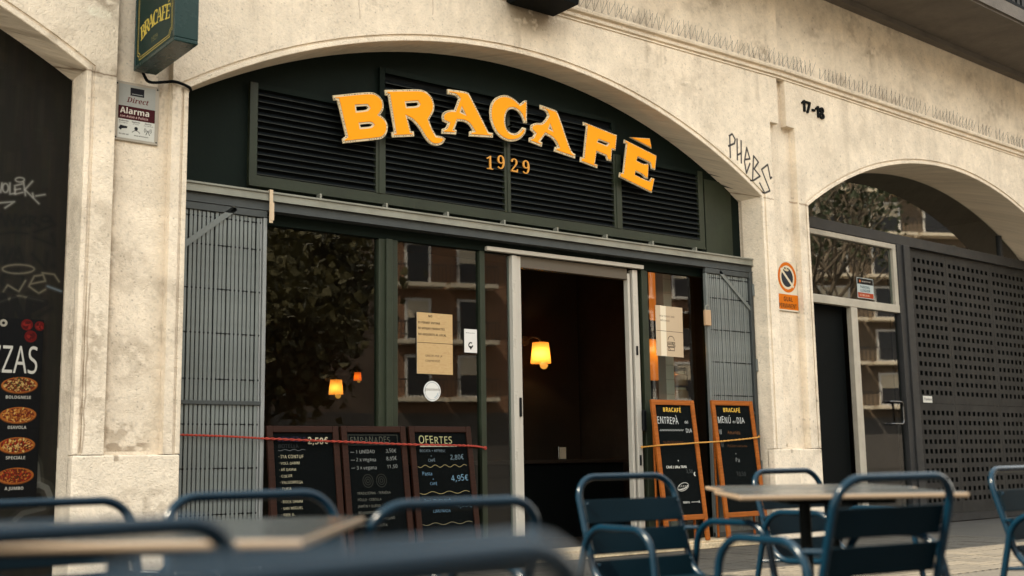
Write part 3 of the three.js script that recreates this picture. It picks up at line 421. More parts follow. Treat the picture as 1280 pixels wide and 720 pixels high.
{ const t = thing('round_sticker', 'round white sticker with grey lettering on the cafe glass', 'sticker', [5.515, 1.37, ZG + 0.006]); const g = new THREE.CylinderGeometry(0.086, 0.086, 0.003, 32); g.rotateX(Math.PI / 2); g.translate(0, 0.086, 0); mesh('disc', g, std(lin(0.6, 0.6, 0.58), 0.6), t);
  const p = new THREE.CircleGeometry(0.082, 32); p.translate(0, 0.086, 0.0022); mesh('print', p, paper(canvasTex(192, 192, (c, w, h) => { c.fillStyle = '#e4e2dc'; c.fillRect(0, 0, w, h); c.strokeStyle = '#9aa4a8'; c.lineWidth = 5; c.beginPath(); c.arc(96, 96, 86, 0, 6.3); c.stroke(); c.strokeStyle = '#5f8fae'; c.beginPath(); c.arc(96, 96, 70, 0.2, 1.2); c.stroke(); c.fillStyle = '#8b8378'; c.font = 'italic bold 38px serif'; c.textAlign = 'center'; c.fillText('gourmets', 96, 92); })), t); }
sheet('notice', 'cream paper notice with a burger sketch behind the narrow pane', 'notice', 8.18, 8.56, 1.87, 2.375, ZG + 0.012, canvasTex(256, 350, (c, w, h) => {
  c.fillStyle = '#cdb596'; c.fillRect(0, 0, w, h); c.fillStyle = '#efe0c4'; c.fillRect(44, 0, 52, h); c.fillStyle = '#4a3c30'; c.font = '17px sans-serif'; c.fillText('HEM TORNAT AMB', 34, 78); c.fillText('MÉS GANES', 42, 108); c.fillRect(0, 174, w, 3);
  c.strokeStyle = '#2a2420'; c.lineWidth = 4; c.beginPath(); c.arc(140, 238, 30, Math.PI, 0); c.stroke(); c.strokeRect(106, 250, 68, 10); c.strokeRect(104, 268, 72, 12); c.strokeRect(110, 286, 60, 22); c.beginPath(); c.moveTo(118, 286); c.lineTo(132, 308); c.moveTo(150, 250); c.lineTo(168, 280); c.stroke();
}), null, 0.003, -0.012);

// alarm plate on the pier
{ const x0 = 2.675, x1 = 2.995, y0 = 3.145, y1 = 3.578, w = x1 - x0, h = y1 - y0;
  const t = thing('alarm_plate', 'framed alarm company plate with maroon band on the stone pier', 'sign', [(x0 + x1) / 2, y0, -REC]);
  mesh('plate', boxUV(rbox(-w / 2, w / 2, 0, h, 0.001, 0.016, 0.004)), std(lin(0.42, 0.37, 0.29), 0.55, { map: wearColor }), t);
  const p = new THREE.PlaneGeometry(w * 0.83, h * 0.91); p.translate(-0.002, h * 0.5, 0.0175);
  mesh('print', p, paper(canvasTex(448, 652, (c, W, H) => {
    c.fillStyle = '#a3a39c'; c.fillRect(0, 0, W, 262); c.fillStyle = '#3f0e14'; c.fillRect(0, 262, W, 160); c.fillStyle = '#cfcec4'; c.fillRect(0, 422, W, H - 422);
    for (let i = 0; i < 1200; i++) { c.fillStyle = `rgba(60,55,45,${rr(0.02, 0.10)})`; c.fillRect(rr(0, W), rr(0, H), rr(1, 14), rr(1, 5)); }
    c.fillStyle = '#1d1d22'; c.fillRect(140, 30, 168, 98); c.fillStyle = '#8d8f8c'; c.fillRect(156, 100, 136, 10); c.fillStyle = '#5c1512'; c.font = 'italic bold 84px serif'; c.fillText('Direct', 96, 212);
    c.fillStyle = '#d8d2c4'; c.font = 'bold 98px sans-serif'; c.save(); c.translate(22, 352); c.scale(1.06, 1); c.fillText('Alarma', 0, 0); c.restore(); c.font = 'bold 39px sans-serif'; c.fillStyle = '#c4a8a0'; c.fillText('con Aviso a Policía', 22, 400);
    c.fillStyle = '#1c1c1e'; c.font = 'bold 24px sans-serif'; c.fillText('Grabación', 12, 452); c.fillText('Vigilante', 166, 452); c.fillText('Alertas', 326, 452); c.font = '19px sans-serif'; c.fillText('de imágenes', 14, 474); c.fillText('24 horas', 180, 474); c.fillText('sin cobertura', 316, 474);
    c.beginPath(); c.moveTo(10, 540); c.lineTo(30, 500); c.lineTo(118, 508); c.lineTo(112, 532); c.lineTo(50, 540); c.lineTo(40, 562); c.fill();
    c.beginPath(); c.arc(222, 520, 22, 0, 6.3); c.fill(); c.lineWidth = 7; c.strokeStyle = '#1c1c1e'; c.beginPath(); c.moveTo(172, 572); c.lineTo(205, 546); c.lineTo(240, 546); c.lineTo(272, 572); c.stroke();
    c.beginPath(); c.moveTo(366, 525); c.lineTo(342, 580); c.moveTo(366, 525); c.lineTo(390, 580); c.stroke(); for (const r of [16, 30, 44]) { c.lineWidth = 5; c.beginPath(); c.arc(366, 524, r, -0.7, 0.7); c.stroke(); c.beginPath(); c.arc(366, 524, r, 2.44, 3.84); c.stroke(); }
    c.font = 'bold 22px sans-serif'; c.fillText('902 200 200', 14, 612); c.fillText('www.alarmas.es', 200, 612);
  }), 0.55), t);
  for (const [a, b] of [[-0.146, 0.02], [0.146, 0.02], [-0.146, h - 0.02], [0.146, h - 0.02]]) { const s = new THREE.SphereGeometry(0.006, 8, 6); s.scale(1, 1, 0.5); s.translate(a, b, 0.016); mesh('screw', s, M.rivet, t); }
}
// no parking plate on the middle pier
{ const t = thing('parking_ban_sign', 'worn orange and white no parking plate on the stone pier', 'sign', [9.958, 2.405, -REC + 0.006], B_ANG / 2); const w = 0.345, h = 0.545;
  mesh('plate', boxUV(rbox(-w / 2, w / 2, 0, h, 0, 0.006, 0.002)), std(lin(0.5, 0.46, 0.38), 0.6), t);
  const p = new THREE.PlaneGeometry(w * 0.985, h * 0.985); p.translate(0, h / 2, 0.0072);
  mesh('print', p, paper(canvasTex(320, 512, (c, W, H) => {
    c.fillStyle = '#e4d6bc'; c.fillRect(0, 0, W, H); c.fillStyle = '#d0690f'; c.beginPath(); c.ellipse(160, 165, 150, 158, 0, 0, 6.3); c.fill(); c.fillStyle = '#dccdb0'; c.beginPath(); c.ellipse(160, 165, 116, 124, 0, 0, 6.3); c.fill(); c.fillStyle = '#2c3036'; c.beginPath(); c.ellipse(160, 165, 94, 100, 0, 0, 6.3); c.fill();
    c.strokeStyle = '#dccdb0'; c.lineWidth = 27; c.beginPath(); c.moveTo(62, 78); c.lineTo(258, 262); c.stroke(); c.fillStyle = '#cdb894'; c.beginPath(); c.ellipse(150, 84, 40, 17, 0.1, 0, 6.3); c.fill(); c.fillStyle = '#2c3036'; c.fillRect(118, 62, 26, 16); c.fillRect(168, 66, 20, 14);
    c.fillStyle = '#d9720c'; c.fillRect(0, 342, W, 158); c.fillStyle = '#33200f'; c.font = 'bold 66px sans-serif'; c.save(); c.translate(84, 415); c.scale(0.86, 1); c.fillText('GUAL', 0, 0); c.restore(); c.save(); c.translate(6, 484); c.scale(0.72, 1); c.fillText('PERMANENT', 0, 0); c.restore();
    for (let i = 0; i < 260; i++) { c.fillStyle = `rgba(228,212,180,${rr(0.05, 0.3)})`; c.fillRect(rr(0, W), rr(0, H), rr(1, 9), rr(1, 4)); }
  }), 0.6), t);
}
// house number
{ const t = thing('house_number', 'black metal house number 17-18 on the stone wall', 'number'); t.applyMatrix4(bayB); const put = (ch, s, y, size) => { const g = new TextGeometry(ch, { font: fontBold, size, depth: 0.018, curveSegments: 5, bevelEnabled: false }); g.translate(s, y, 0.001); mesh('numeral', boxUV(g), M.black, t); };
  put('1', 0.345, 4.675, 0.135); put('7', 0.425, 4.670, 0.135); put('-', 0.545, 4.67, 0.14); put('1', 0.605, 4.655, 0.135); put('8', 0.685, 4.65, 0.135); }
// projecting box sign
{ const t = thing('box_sign', 'dark green projecting box sign with yellow lettering over the alarm plate', 'sign', [2.775, 3.64, 0]); const w = 0.15, z0 = 0.03, z1 = 0.77, h = 0.78;
  mesh('case', boxUV(rbox(0, w, 0, h, z0, z1, 0.008)), M.signGreen, t); mesh('rim', boxUV(merge([rbox(-0.008, w + 0.008, -0.006, 0.022, z0 - 0.004, z1 + 0.008), rbox(-0.008, w + 0.008, h - 0.02, h + 0.006, z0 - 0.004, z1 + 0.008), rbox(-0.008, w + 0.008, 0.022, h - 0.02, z1 - 0.02, z1 + 0.008), rbox(-0.008, w + 0.008, 0.022, h - 0.02, z0 - 0.004, z0 + 0.02)])), M.signGreen, t);
  mesh('wall_plate', boxUV(rbox(0.02, 0.13, 0.02, h - 0.1, -0.05, z0, 0.004)), M.black, t);
  const g = new THREE.PlaneGeometry(z1 - z0 - 0.05, h - 0.05); g.rotateY(-Math.PI / 2); g.translate(-0.0015, h / 2, (z0 + z1) / 2);
  mesh('print', g, paper(canvasTex(512, 540, (c, W, H) => { c.fillStyle = '#082a26'; c.fillRect(0, 0, W, H); c.strokeStyle = '#b39a4a'; c.lineWidth = 5; const q = (m) => { c.beginPath(); c.moveTo(m + 30, m); c.lineTo(W - m - 30, m); c.quadraticCurveTo(W - m - 26, m + 26, W - m, m + 30); c.lineTo(W - m, H - m - 30); c.quadraticCurveTo(W - m - 26, H - m - 26, W - m - 30, H - m); c.lineTo(m + 30, H - m); c.quadraticCurveTo(m + 26, H - m - 26, m, H - m - 30); c.lineTo(m, m + 30); c.quadraticCurveTo(m + 26, m + 26, m + 30, m); c.stroke(); }; q(18); q(30);
    c.fillStyle = '#c8b04a'; c.font = 'bold 108px serif'; c.textAlign = 'center'; const s = 'BRACAFÉ'; for (let i = 0; i < 7; i++) { c.save(); c.translate(94 + i * 55, 418 - 22 * Math.sin(i / 6 * Math.PI)); c.rotate((i - 3) * 0.06); c.fillText(s[i], 0, 0); c.restore(); } c.font = '40px serif'; c.fillStyle = '#7d7440'; c.fillText('1929', W / 2, 478); }), 0.4), t);
}
// cable from the sign along the joint
{ const pts = [[2.86, 3.66, -0.04], [2.9, 3.60, -0.035], [3.02, 3.615, -0.02], [3.08, 3.62, 0.012], [3.19, 3.595, 0.012], [3.215, 3.58, -0.02]].map((p) => new THREE.Vector3(...p));
  tag(mesh('cable', new THREE.TubeGeometry(new THREE.CatmullRomCurve3(pts), 30, 0.011, 6), M.black, null), 'black cable running from the box sign into the arch corner', 'cable'); }
// floodlight on the cornice
{ const t = thing('floodlight', 'black floodlight fixture jutting from the wall over the arch', 'lamp', [6.12, 4.93, 0]); const s = shapeOf([[0.02, 0.03], [0.02, 0.14], [0.10, 0.28], [0.42, 0.28], [0.44, 0.20], [0.40, 0.0], [0.06, 0.0]]); const g = new THREE.ExtrudeGeometry(s, { depth: 0.5, bevelEnabled: true, bevelSize: 0.012, bevelThickness: 0.012, bevelSegments: 2 }); g.rotateY(-Math.PI / 2); g.translate(0.52, 0, 0); mesh('housing', boxUV(g), M.black, t); mesh('bracket', boxUV(rbox(0.16, 0.36, 0.08, 0.24, -0.02, 0.03)), M.black, t); const l = box(0.06, 0.46, 0.281, 0.289, 0.14, 0.40); mesh('lens', l, std(lin(0.2, 0.19, 0.16), 0.2), t); }

// ------------------------------------------------------------------ closed bay with graffiti and pizza board
{
  const x0 = -1.2, w = 3.655, h = 4.4; const P = (c, ox, oy, k, pts, lw, col, W, H) => { c.strokeStyle = col; c.lineWidth = lw; c.lineJoin = c.lineCap = 'round'; c.beginPath(); pts.forEach(([a, b], i) => { const q = onZ(ox + a * k, oy + b * k, -0.3), X = (q.x - x0) / w * W, Y = (1 - q.y / h) * H; if (i) c.lineTo(X, Y); else c.moveTo(X, Y); }); c.globalAlpha = 0.22; c.lineWidth = lw * 2.0; c.stroke(); c.globalAlpha = 0.75; c.lineWidth = lw * 0.8; c.stroke(); c.globalAlpha = 1; };
  const tex = canvasTex(1024, 1232, (c, W, H) => {
    c.fillStyle = '#1a1813'; c.fillRect(0, 0, W, H); for (let i = 0; i < 4200; i++) { c.fillStyle = `rgba(${rnd() < 0.5 ? '16,16,13' : '70,62,48'},${rr(0.02, 0.07)})`; c.fillRect(rr(0, W), rr(0, H), rr(2, 16), rr(4, 120)); }
    const D = (pts, lw, col) => P(c, 0, 200, 0.2778, pts, lw, col, W, H), el = (cx, cy, a, b) => Array.from({ length: 22 }, (_, i) => [cx + a * Math.cos(i * 0.3), cy + b * Math.sin(i * 0.3)]);
    const wc = 'rgba(140,138,130,0.8)';
    D([[-20, 150], [-12, 105], [8, 142], [14, 100]], 4, wc); D(el(30, 122, 13, 20), 4, wc); D([[50, 100], [50, 150], [72, 146]], 4, wc); D([[104, 104], [72, 112], [74, 150], [108, 142]], 4, wc); D([[74, 130], [98, 126]], 4, wc); D([[112, 98], [120, 156]], 4, wc); D([[152, 92], [118, 130], [180, 192]], 4, wc); D(el(95, 85, 20, 10), 3.5, wc); D([[-5, 190], [70, 184], [28, 212]], 4, wc); D([[152, 146], [156, 162]], 4, wc); D([[168, 158], [208, 152]], 4, wc);
    const dc = 'rgba(16,16,14,0.9)';
    D([[-8, 292], [12, 240], [30, 288]], 6, dc); D([[36, 290], [42, 246], [66, 288], [76, 244]], 6, dc); D([[122, 250], [96, 262], [98, 290], [124, 288], [124, 272]], 6, dc); D([[138, 292], [140, 250], [166, 256], [146, 272], [180, 292]], 6, dc); D(el(212, 262, 22, 12), 6, dc); D([[230, 268], [256, 288], [160, 322]], 6, dc); D([[240, 332], [252, 380], [158, 345]], 6, dc); D([[-10, 332], [60, 322], [130, 328]], 5, dc);
    D([[-5, 470], [20, 390], [30, 462], [60, 400]], 8, dc); D([[60, 460], [90, 392], [112, 462], [70, 440]], 8, dc); D([[150, 420], [212, 488], [218, 416]], 7, dc); D(el(246, 472, 3, 3), 7, dc); D(el(62, 540, 50, 40), 8, dc);
    const lc = 'rgba(110,104,86,0.75)'; D(el(88, 488, 72, 20), 4, lc); D([[140, 556], [210, 542], [200, 514], [160, 520], [136, 566], [180, 598], [210, 580]], 4, lc); D([[196, 505], [250, 512], [272, 545]], 4, lc); D([[20, 590], [40, 560], [90, 590], [120, 540]], 4, lc); D([[220, 566], [280, 588]], 5, 'rgba(96,110,120,0.8)'); D([[-5, 640], [90, 608], [200, 632]], 4.5, lc);
    D([[-5, 720], [20, 610], [50, 715], [70, 620], [110, 720]], 16, 'rgba(12,12,12,0.85)'); D([[130, 720], [140, 625], [210, 640], [150, 670]], 16, 'rgba(12,12,12,0.85)'); D([[180, 700], [240, 665]], 8, dc);
    P(c, 0, 560, 0.16667, [[262, 62], [290, 130], [300, 250]], 10, 'rgba(100,100,92,0.8)', W, H); P(c, 0, 560, 0.16667, [[245, 300], [300, 272], [360, 300], [385, 360]], 14, 'rgba(104,104,98,0.8)', W, H); P(c, 0, 560, 0.16667, [[120, 540], [180, 490], [340, 450]], 12, 'rgba(80,80,74,0.7)', W, H);
  });
  const t = thing('painted_shutter', 'dark shutter covered in graffiti tags under the neighbouring arch', 'shutter', [0, 0, 0]);
  const g = new THREE.PlaneGeometry(w, h); g.translate(x0 + w / 2, h / 2, -0.33); mesh('painted_face', g, matte(lin(1, 1, 1), 0.7, { map: tex, bumpMap: bumpGrain, bumpScale: 0.0006 }), t); mesh('backing', box(-4.3, 2.5, 0, 4.55, -0.40, -0.332), M.black, t);
  // pizza board
  const bx0 = 1.72, bx1 = 2.325, by0 = 0.62, by1 = 1.865;
  const b = thing('pizza_board', 'black pizza menu board with tomatoes hung on the graffiti shutter', 'sign', [0, 0, 0]);
  mesh('board', rbox(bx0, bx1, by0, by1, -0.328, -0.305, 0.003), M.black, b);
  const pg = new THREE.PlaneGeometry(bx1 - bx0, by1 - by0); pg.translate((bx0 + bx1) / 2, (by0 + by1) / 2, -0.3042);
  mesh('print', pg, paper(canvasTex(620, 1276, (c, W, H) => {
    c.fillStyle = '#0b0d0f'; c.fillRect(0, 0, W, H); for (let i = 0; i < 500; i++) { c.fillStyle = `rgba(90,90,95,${rr(0.01, 0.05)})`; c.fillRect(rr(0, W), rr(0, H), rr(4, 40), rr(1, 3)); }
    const tomato = (x, y, r) => { c.fillStyle = '#6b100f'; c.beginPath(); c.arc(x, y, r, 0, 6.3); c.fill(); for (let k = 0; k < 9; k++) { c.fillStyle = k % 2 ? '#8e211b' : '#4f0a0a'; c.beginPath(); c.ellipse(x + rr(-r, r) * 0.5, y + rr(-r, r) * 0.5, r * 0.35, r * 0.22, rr(0, 3), 0, 6.3); c.fill(); } };
    tomato(507, 40, 40); tomato(592, 44, 34); tomato(535, 120, 42); c.fillStyle = '#b8b0a0'; c.beginPath(); c.arc(352, 36, 26, 0, 6.3); c.fill(); c.fillStyle = '#0b0d0f'; c.beginPath(); c.arc(352, 36, 10, 0, 6.3); c.fill();
    c.fillStyle = '#e8e4d8'; c.font = '262px sans-serif'; c.textAlign = 'right'; c.save(); c.translate(594, 378); c.scale(0.56, 1); c.fillText('PIZZAS', 0, 0); c.restore();
    const pizza = (x, y, rx, ry) => { const pal = [['#d8a24a', '#a83018', '#e2c078', '#4a2a12'], ['#7a1f10', '#c27a30', '#4a2a12', '#a83018'], ['#e2c078', '#c8a060', '#7a3a18', '#31401a'], ['#d08a3a', '#b5662a', '#e2b060', '#8a4a1c']][Math.floor(y / 206) % 4]; c.fillStyle = '#7a4218'; c.beginPath(); c.ellipse(x, y, rx, ry, -0.05, 0, 6.3); c.fill(); c.fillStyle = '#b5662a'; c.beginPath(); c.ellipse(x, y - 3, rx * 0.97, ry * 0.92, -0.05, 0, 6.3); c.fill(); c.fillStyle = '#6e2412'; c.beginPath(); c.ellipse(x, y - 3, rx * 0.86, ry * 0.8, 0, 0, 6.3); c.fill(); for (let k = 0; k < 170; k++) { const a = rr(0, 6.3), q = Math.sqrt(rnd()) * 0.84; c.fillStyle = pal[Math.floor(rnd() * 4)]; c.beginPath(); c.ellipse(x + rx * q * Math.cos(a), y - 3 + ry * q * Math.sin(a) * 0.95, rr(3, 12), rr(2, 6), rr(0, 3), 0, 6.3); c.fill(); } };
    const names = [['MARGHERITA', 'BOLOGNESE'], ['PROSCIUTTO', 'DIAVOLA'], ['QUATTRO', 'SPECIALE'], ['VEGETAL', 'A JUMBO']]; c.textAlign = 'center';
    names.forEach((n, i) => { const y = 462 + i * 206; for (const [k, x] of [[0, 140], [1, 476]]) { pizza(x, y, 122, 58); c.fillStyle = '#d9d4c6'; c.font = 'bold 29px sans-serif'; c.fillText(n[k], x - 4, y + 92); } });
  }), 0.5, 0.5), b);
}

// ------------------------------------------------------------------ garage bay beside the cafe
{
  const t = thing('garage_front', 'grey garage front with perforated panels, fanlight and white framed door', 'garage'); t.applyMatrix4(bayIn);
  const S0 = SB, S1 = SB + 2 * HALF, fr = (x0, x1, y0, y1, z0 = -0.345, z1 = -0.275) => boxUV(rbox(x0, x1, y0, y1, z0, z1, 0.005));
  mesh('transom_beam', fr(S0, S1, 3.55, 3.68, -0.345, -0.26), M.grey, t);
  { const a = archPts(SC, -0.008, 3.68).filter(([x, y]) => y > 3.685); const s = shapeOf([[a[0][0] - 0.05, 3.68], ...a, [a[a.length - 1][0] + 0.05, 3.68]]); const g = new THREE.ShapeGeometry(s, 1); g.translate(0, 0, ZG); mesh('fanlight_pane', boxUV(g), M.glassB, t);
    mesh('fanlight_bar', fr(5.9, 5.96, 3.68, archY(5.96, SC) - 0.01), M.grey, t); }
  mesh('door_frame', boxUV(merge([rbox(S0, 3.07, 3.48, 3.545, -0.34, -0.27), rbox(2.99, 3.07, 2.66, 3.48, -0.34, -0.27), rbox(S0, 0.44, 0.02, 3.48, -0.34, -0.28), rbox(S0, 3.07, 2.655, 2.755, -0.34, -0.265), rbox(1.975, 2.11, 0.02, 2.655, -0.34, -0.27)])), std(lin(0.50, 0.45, 0.36), 0.5, { map: wearColor }), t);
  for (const [a, b, y0, y1] of [[0.44, 2.99, 2.755, 3.48], [2.11, 3.05, 0.1, 2.655]]) mesh('pane', boxUV(new THREE.PlaneGeometry(b - a, y1 - y0)), M.glassB, t).position.set((a + b) / 2, (y0 + y1) / 2, ZG);
  mesh('door_leaf', boxUV(box(0.44, 1.975, 0.02, 2.655, -0.42, -0.40)), M.black, t);
  mesh('mullion', boxUV(merge([rbox(3.075, 3.20, 0, 3.55, -0.345, -0.26), rbox(3.20, 3.35, 0, 3.55, -0.345, -0.235)])), M.grey, t);
  const hd = mesh('door_handle', tube([[2.70, 1.52, -0.31], [2.70, 1.52, -0.24], [2.95, 1.52, -0.24], [2.95, 1.245, -0.24], [2.70, 1.245, -0.24], [2.70, 1.245, -0.31]], 0.014, 0.06, 8), std(lin(0.10, 0.10, 0.10), 0.2, { metalness: 1 }), t);
  // perforated panels: real holes
  const hw = 0.033, hh = 0.030;
  const col = (a, b, n, yTop, rows, yLo, yHi) => { const p = (b - a) / (n + 0.6), holes = []; for (let r = 0; r < rows; r++) for (let i = 0; i < n; i++) { const x = a + p * (i + 0.8), y = yTop - r * 0.124; holes.push([[x - hw, y - hh], [x - hw, y + hh], [x + hw, y + hh], [x + hw, y - hh]]); } return mesh('perforated_panel', boxUV(extrude(shapeOf([[a, yLo], [b, yLo], [b, yHi], [a, yHi]], holes), -0.318, -0.312)), M.perf, t); };
  const cols = [[3.355, 4.36, 8], [4.364, 5.58, 9], [5.584, S1 + 0.03, 9]];
  for (const [a, b, n] of cols) { col(a, b, n, 3.40, 15, 1.525, 3.548); col(a, b, n, 1.40, 10, 0.10, 1.520); mesh('panel_post', fr(b - 0.02, b + 0.02, 0.1, 3.548, -0.345, -0.322), M.grey, t); }
  mesh('kick_plate', boxUV(box(3.355, S1, 0.0, 0.098, -0.33, -0.30)), M.grey, t);
  // backing so that the holes look into a dark garage
  mesh('inner_sheet', box(3.36, S1, 0, 3.55, -0.60, -0.58), M.black, t);
  const mkS = (nm, lab, cat, x0, x1, y0, y1, map) => { const q = thing(nm, lab, cat); q.applyMatrix4(bayIn); mesh('backing', box(x0, x1, y0, y1, -0.3085, -0.3055), std(lin(0.5, 0.5, 0.48), 0.6), q); const g = new THREE.PlaneGeometry(x1 - x0, y1 - y0); g.translate((x0 + x1) / 2, (y0 + y1) / 2, -0.305); mesh('print', g, paper(map, 0.6), q); };
  mkS('door_sticker', 'small black white and red parking sticker on the door transom glass', 'sticker', 2.19, 2.55, 2.79, 3.045, canvasTex(192, 140, (c, W, H) => { c.fillStyle = '#b9c2c0'; c.fillRect(0, 0, W, H); c.fillStyle = '#15110f'; c.fillRect(4, 4, W - 8, 40); c.fillStyle = '#c0662e'; c.beginPath(); c.arc(36, 24, 10, 0, 6.3); c.fill(); c.fillStyle = '#a09a90'; scribble(c, 58, 20, 110, 5, 8); c.fillStyle = '#33474c'; c.font = 'bold 26px sans-serif'; c.fillText('PARKING', 34, 72); c.fillText('LLOGUER', 34, 96); c.fillStyle = '#a5401f'; c.fillRect(4, 102, W - 8, 34); c.fillStyle = '#d9b49c'; c.font = 'bold 20px sans-serif'; c.fillText('93 200 24 00', 24, 126); }));
  mkS('panel_label', 'tiny white label on the perforated garage panel', 'label', 3.55, 3.77, 1.53, 1.615, canvasTex(96, 44, (c, W, H) => { c.fillStyle = '#d8d4ca'; c.fillRect(0, 0, W, H); c.fillStyle = '#333'; c.font = 'bold 24px sans-serif'; c.fillText('Timbre', 10, 30); }));
}

// ------------------------------------------------------------------ chalkboards
function chalkboard(label, x0, x1, yTop, zTop, zBot, wood, texture, legs = 0.0) { const ck = legs ? 0.85 : 0.5;
  const t = thing('chalkboard', label, 'chalkboard', [(x0 + x1) / 2, 0.078, zBot], 0, 'menu chalkboards at the cafe door'); const w = x1 - x0, rise = yTop - 0.078, lean = Math.atan2(zBot - zTop, rise); const h = rise / Math.cos(lean), f = 0.05;
  t.rotation.x = -lean; const b0 = legs;
  const v = (x) => boxUV(rbox(x, x + f, 0, h, -0.014, 0.014, 0.005)), hz = (y) => boxUV(rbox(-w / 2 + f, w / 2 - f, y, y + f, -0.013, 0.012, 0.005));
  mesh('stile', v(-w / 2), wood, t); mesh('stile', v(w / 2 - f), wood, t); mesh('rail', hz(h - f), wood, t); mesh('rail', hz(b0), wood, t);
  mesh('board', box(-w / 2 + f - 0.004, w / 2 - f + 0.004, b0 + f - 0.004, h - f + 0.004, -0.008, -0.002), M.slate, t);
  const g = new THREE.PlaneGeometry(w - 2 * f, h - 2 * f - b0); g.translate(0, (h + b0) / 2, 0.0); mesh('chalk_writing', g, matte(lin(ck, ck, ck), 0.85, { map: texture, specularIntensity: 0.1 }), t);
  // rear prop
  const pr = merge([rod([-w / 2 + 0.04, 0.02, -0.15], [-w / 2 + 0.04, h - 0.12, -0.02], 0.013, 6), rod([w / 2 - 0.04, 0.02, -0.15], [w / 2 - 0.04, h - 0.12, -0.02], 0.013, 6)]); mesh('rear_prop', pr, wood, t);
  return t;
}
M.slate = matte(lin(0.006, 0.007, 0.007), 0.8);
function chalk(w, h, draw) { return canvasTex(w, h, (c) => { c.fillStyle = '#0a0e0e'; c.fillRect(0, 0, w, h); for (let i = 0; i < 500; i++) { c.fillStyle = `rgba(150,155,150,${rr(0.003, 0.014)})`; c.beginPath(); c.ellipse(rr(0, w), rr(0, h), rr(4, 50), rr(2, 9), rr(-0.5, 0.5), 0, 6.3); c.fill(); } draw(c); }); }
const hand = (c, s, x, y, size, col, sx = 1, bold = '') => { c.fillStyle = col; c.font = `${bold} ${size}px sans-serif`; let X = x; for (const ch of s) { c.save(); c.translate(X, y + rr(-1, 1) * size * 0.05); c.rotate(rr(-0.07, 0.07)); c.scale(sx * rr(0.93, 1.05), rr(0.93, 1.08)); c.fillText(ch, 0, 0); c.restore(); X += c.measureText(ch).width * sx * 1.04; } };
const wave = (c, x0, x1, y, a, n, col, lw) => { c.strokeStyle = col; c.lineWidth = lw; c.beginPath(); for (let i = 0; i <= 60; i++) { const x = x0 + (x1 - x0) * i / 60, Y = y + a * Math.sin(i / 60 * n * 6.283); if (i) c.lineTo(x, Y); else c.moveTo(x, Y); } c.stroke(); };
const bz = [-0.19, -0.03];
chalkboard('dark framed chalkboard listing beers and a 2,50 price beside the grille', 3.935, 4.545, 1.15, ...bz, M.redWood, chalk(460, 900, (c) => {
  hand(c, 'CERVEZAS', 36, 62, 46, 'rgba(110,90,140,0.6)'); hand(c, 'BOTELLA', 36, 108, 38, 'rgba(120,120,120,0.5)'); hand(c, '2,50€', 262, 82, 66, '#d9cdae', 0.95, 'bold'); wave(c, 36, 240, 122, 4, 3, 'rgba(190,190,190,0.7)', 3);
  ['ITA CONTUF', 'VOLL DAMM', 'AK DAMM', 'COLUR', 'VALGORREGA', 'TURIA', 'ESTRELLA DAMM', 'BOCK DAMM', 'SAN MIGUEL', 'FREE D.'].forEach((s, i) => hand(c, '· ' + s, 36, 178 + i * 44, 25 + (i === 0 ? 5 : 0), '#e8dcb8', 1)); hand(c, 'SIN ALCOHOL FREE', 48, 668, 22, '#b8b49c', 1, 'bold'); hand(c, '0 , 0', 60, 712, 30, '#d5d0c4', 1, 'bold');
}));
chalkboard('dark framed chalkboard headed EMPANADES with faint chalk swirls', 4.57, 5.165, 1.152, ...bz, M.redWood, chalk(450, 900, (c) => {
  hand(c, 'EMPANADES', 22, 74, 60, 'rgba(150,148,130,0.62)', 0.98); c.strokeStyle = 'rgba(150,148,130,0.5)'; c.lineWidth = 4; c.strokeRect(12, 18, 412, 72);
  hand(c, '— 1 UNIDAD', 20, 150, 34, '#b7b9b4'); hand(c, '3,50€', 316, 146, 36, '#b7b9b4'); hand(c, '— 2 x vegana', 20, 208, 34, '#a9aba6'); hand(c, '8,95€', 316, 204, 36, '#a9aba6'); hand(c, '— 3 x vegana', 20, 266, 34, '#a9aba6'); hand(c, '11.50', 316, 262, 36, '#a9aba6');
  for (const x of [150, 262]) for (const r of [12, 26, 42]) { c.strokeStyle = 'rgba(140,136,120,0.45)'; c.lineWidth = 4; c.beginPath(); c.ellipse(x, 350, r, r * 1.1, 0, 0, 6.3); c.stroke(); }
  ['TRADICIONAL · TERNERA', 'POLLO · CEBOLLA', 'JAMÓN Y QUESO', 'ROQUEFORT CON NUEZ', 'CALABACÍN Y PARMESANO', 'ESPINACA · RICOTTA'].forEach((s, i) => hand(c, s, 54, 446 + i * 46, 24, 'rgba(176,172,158,0.8)'));
}));
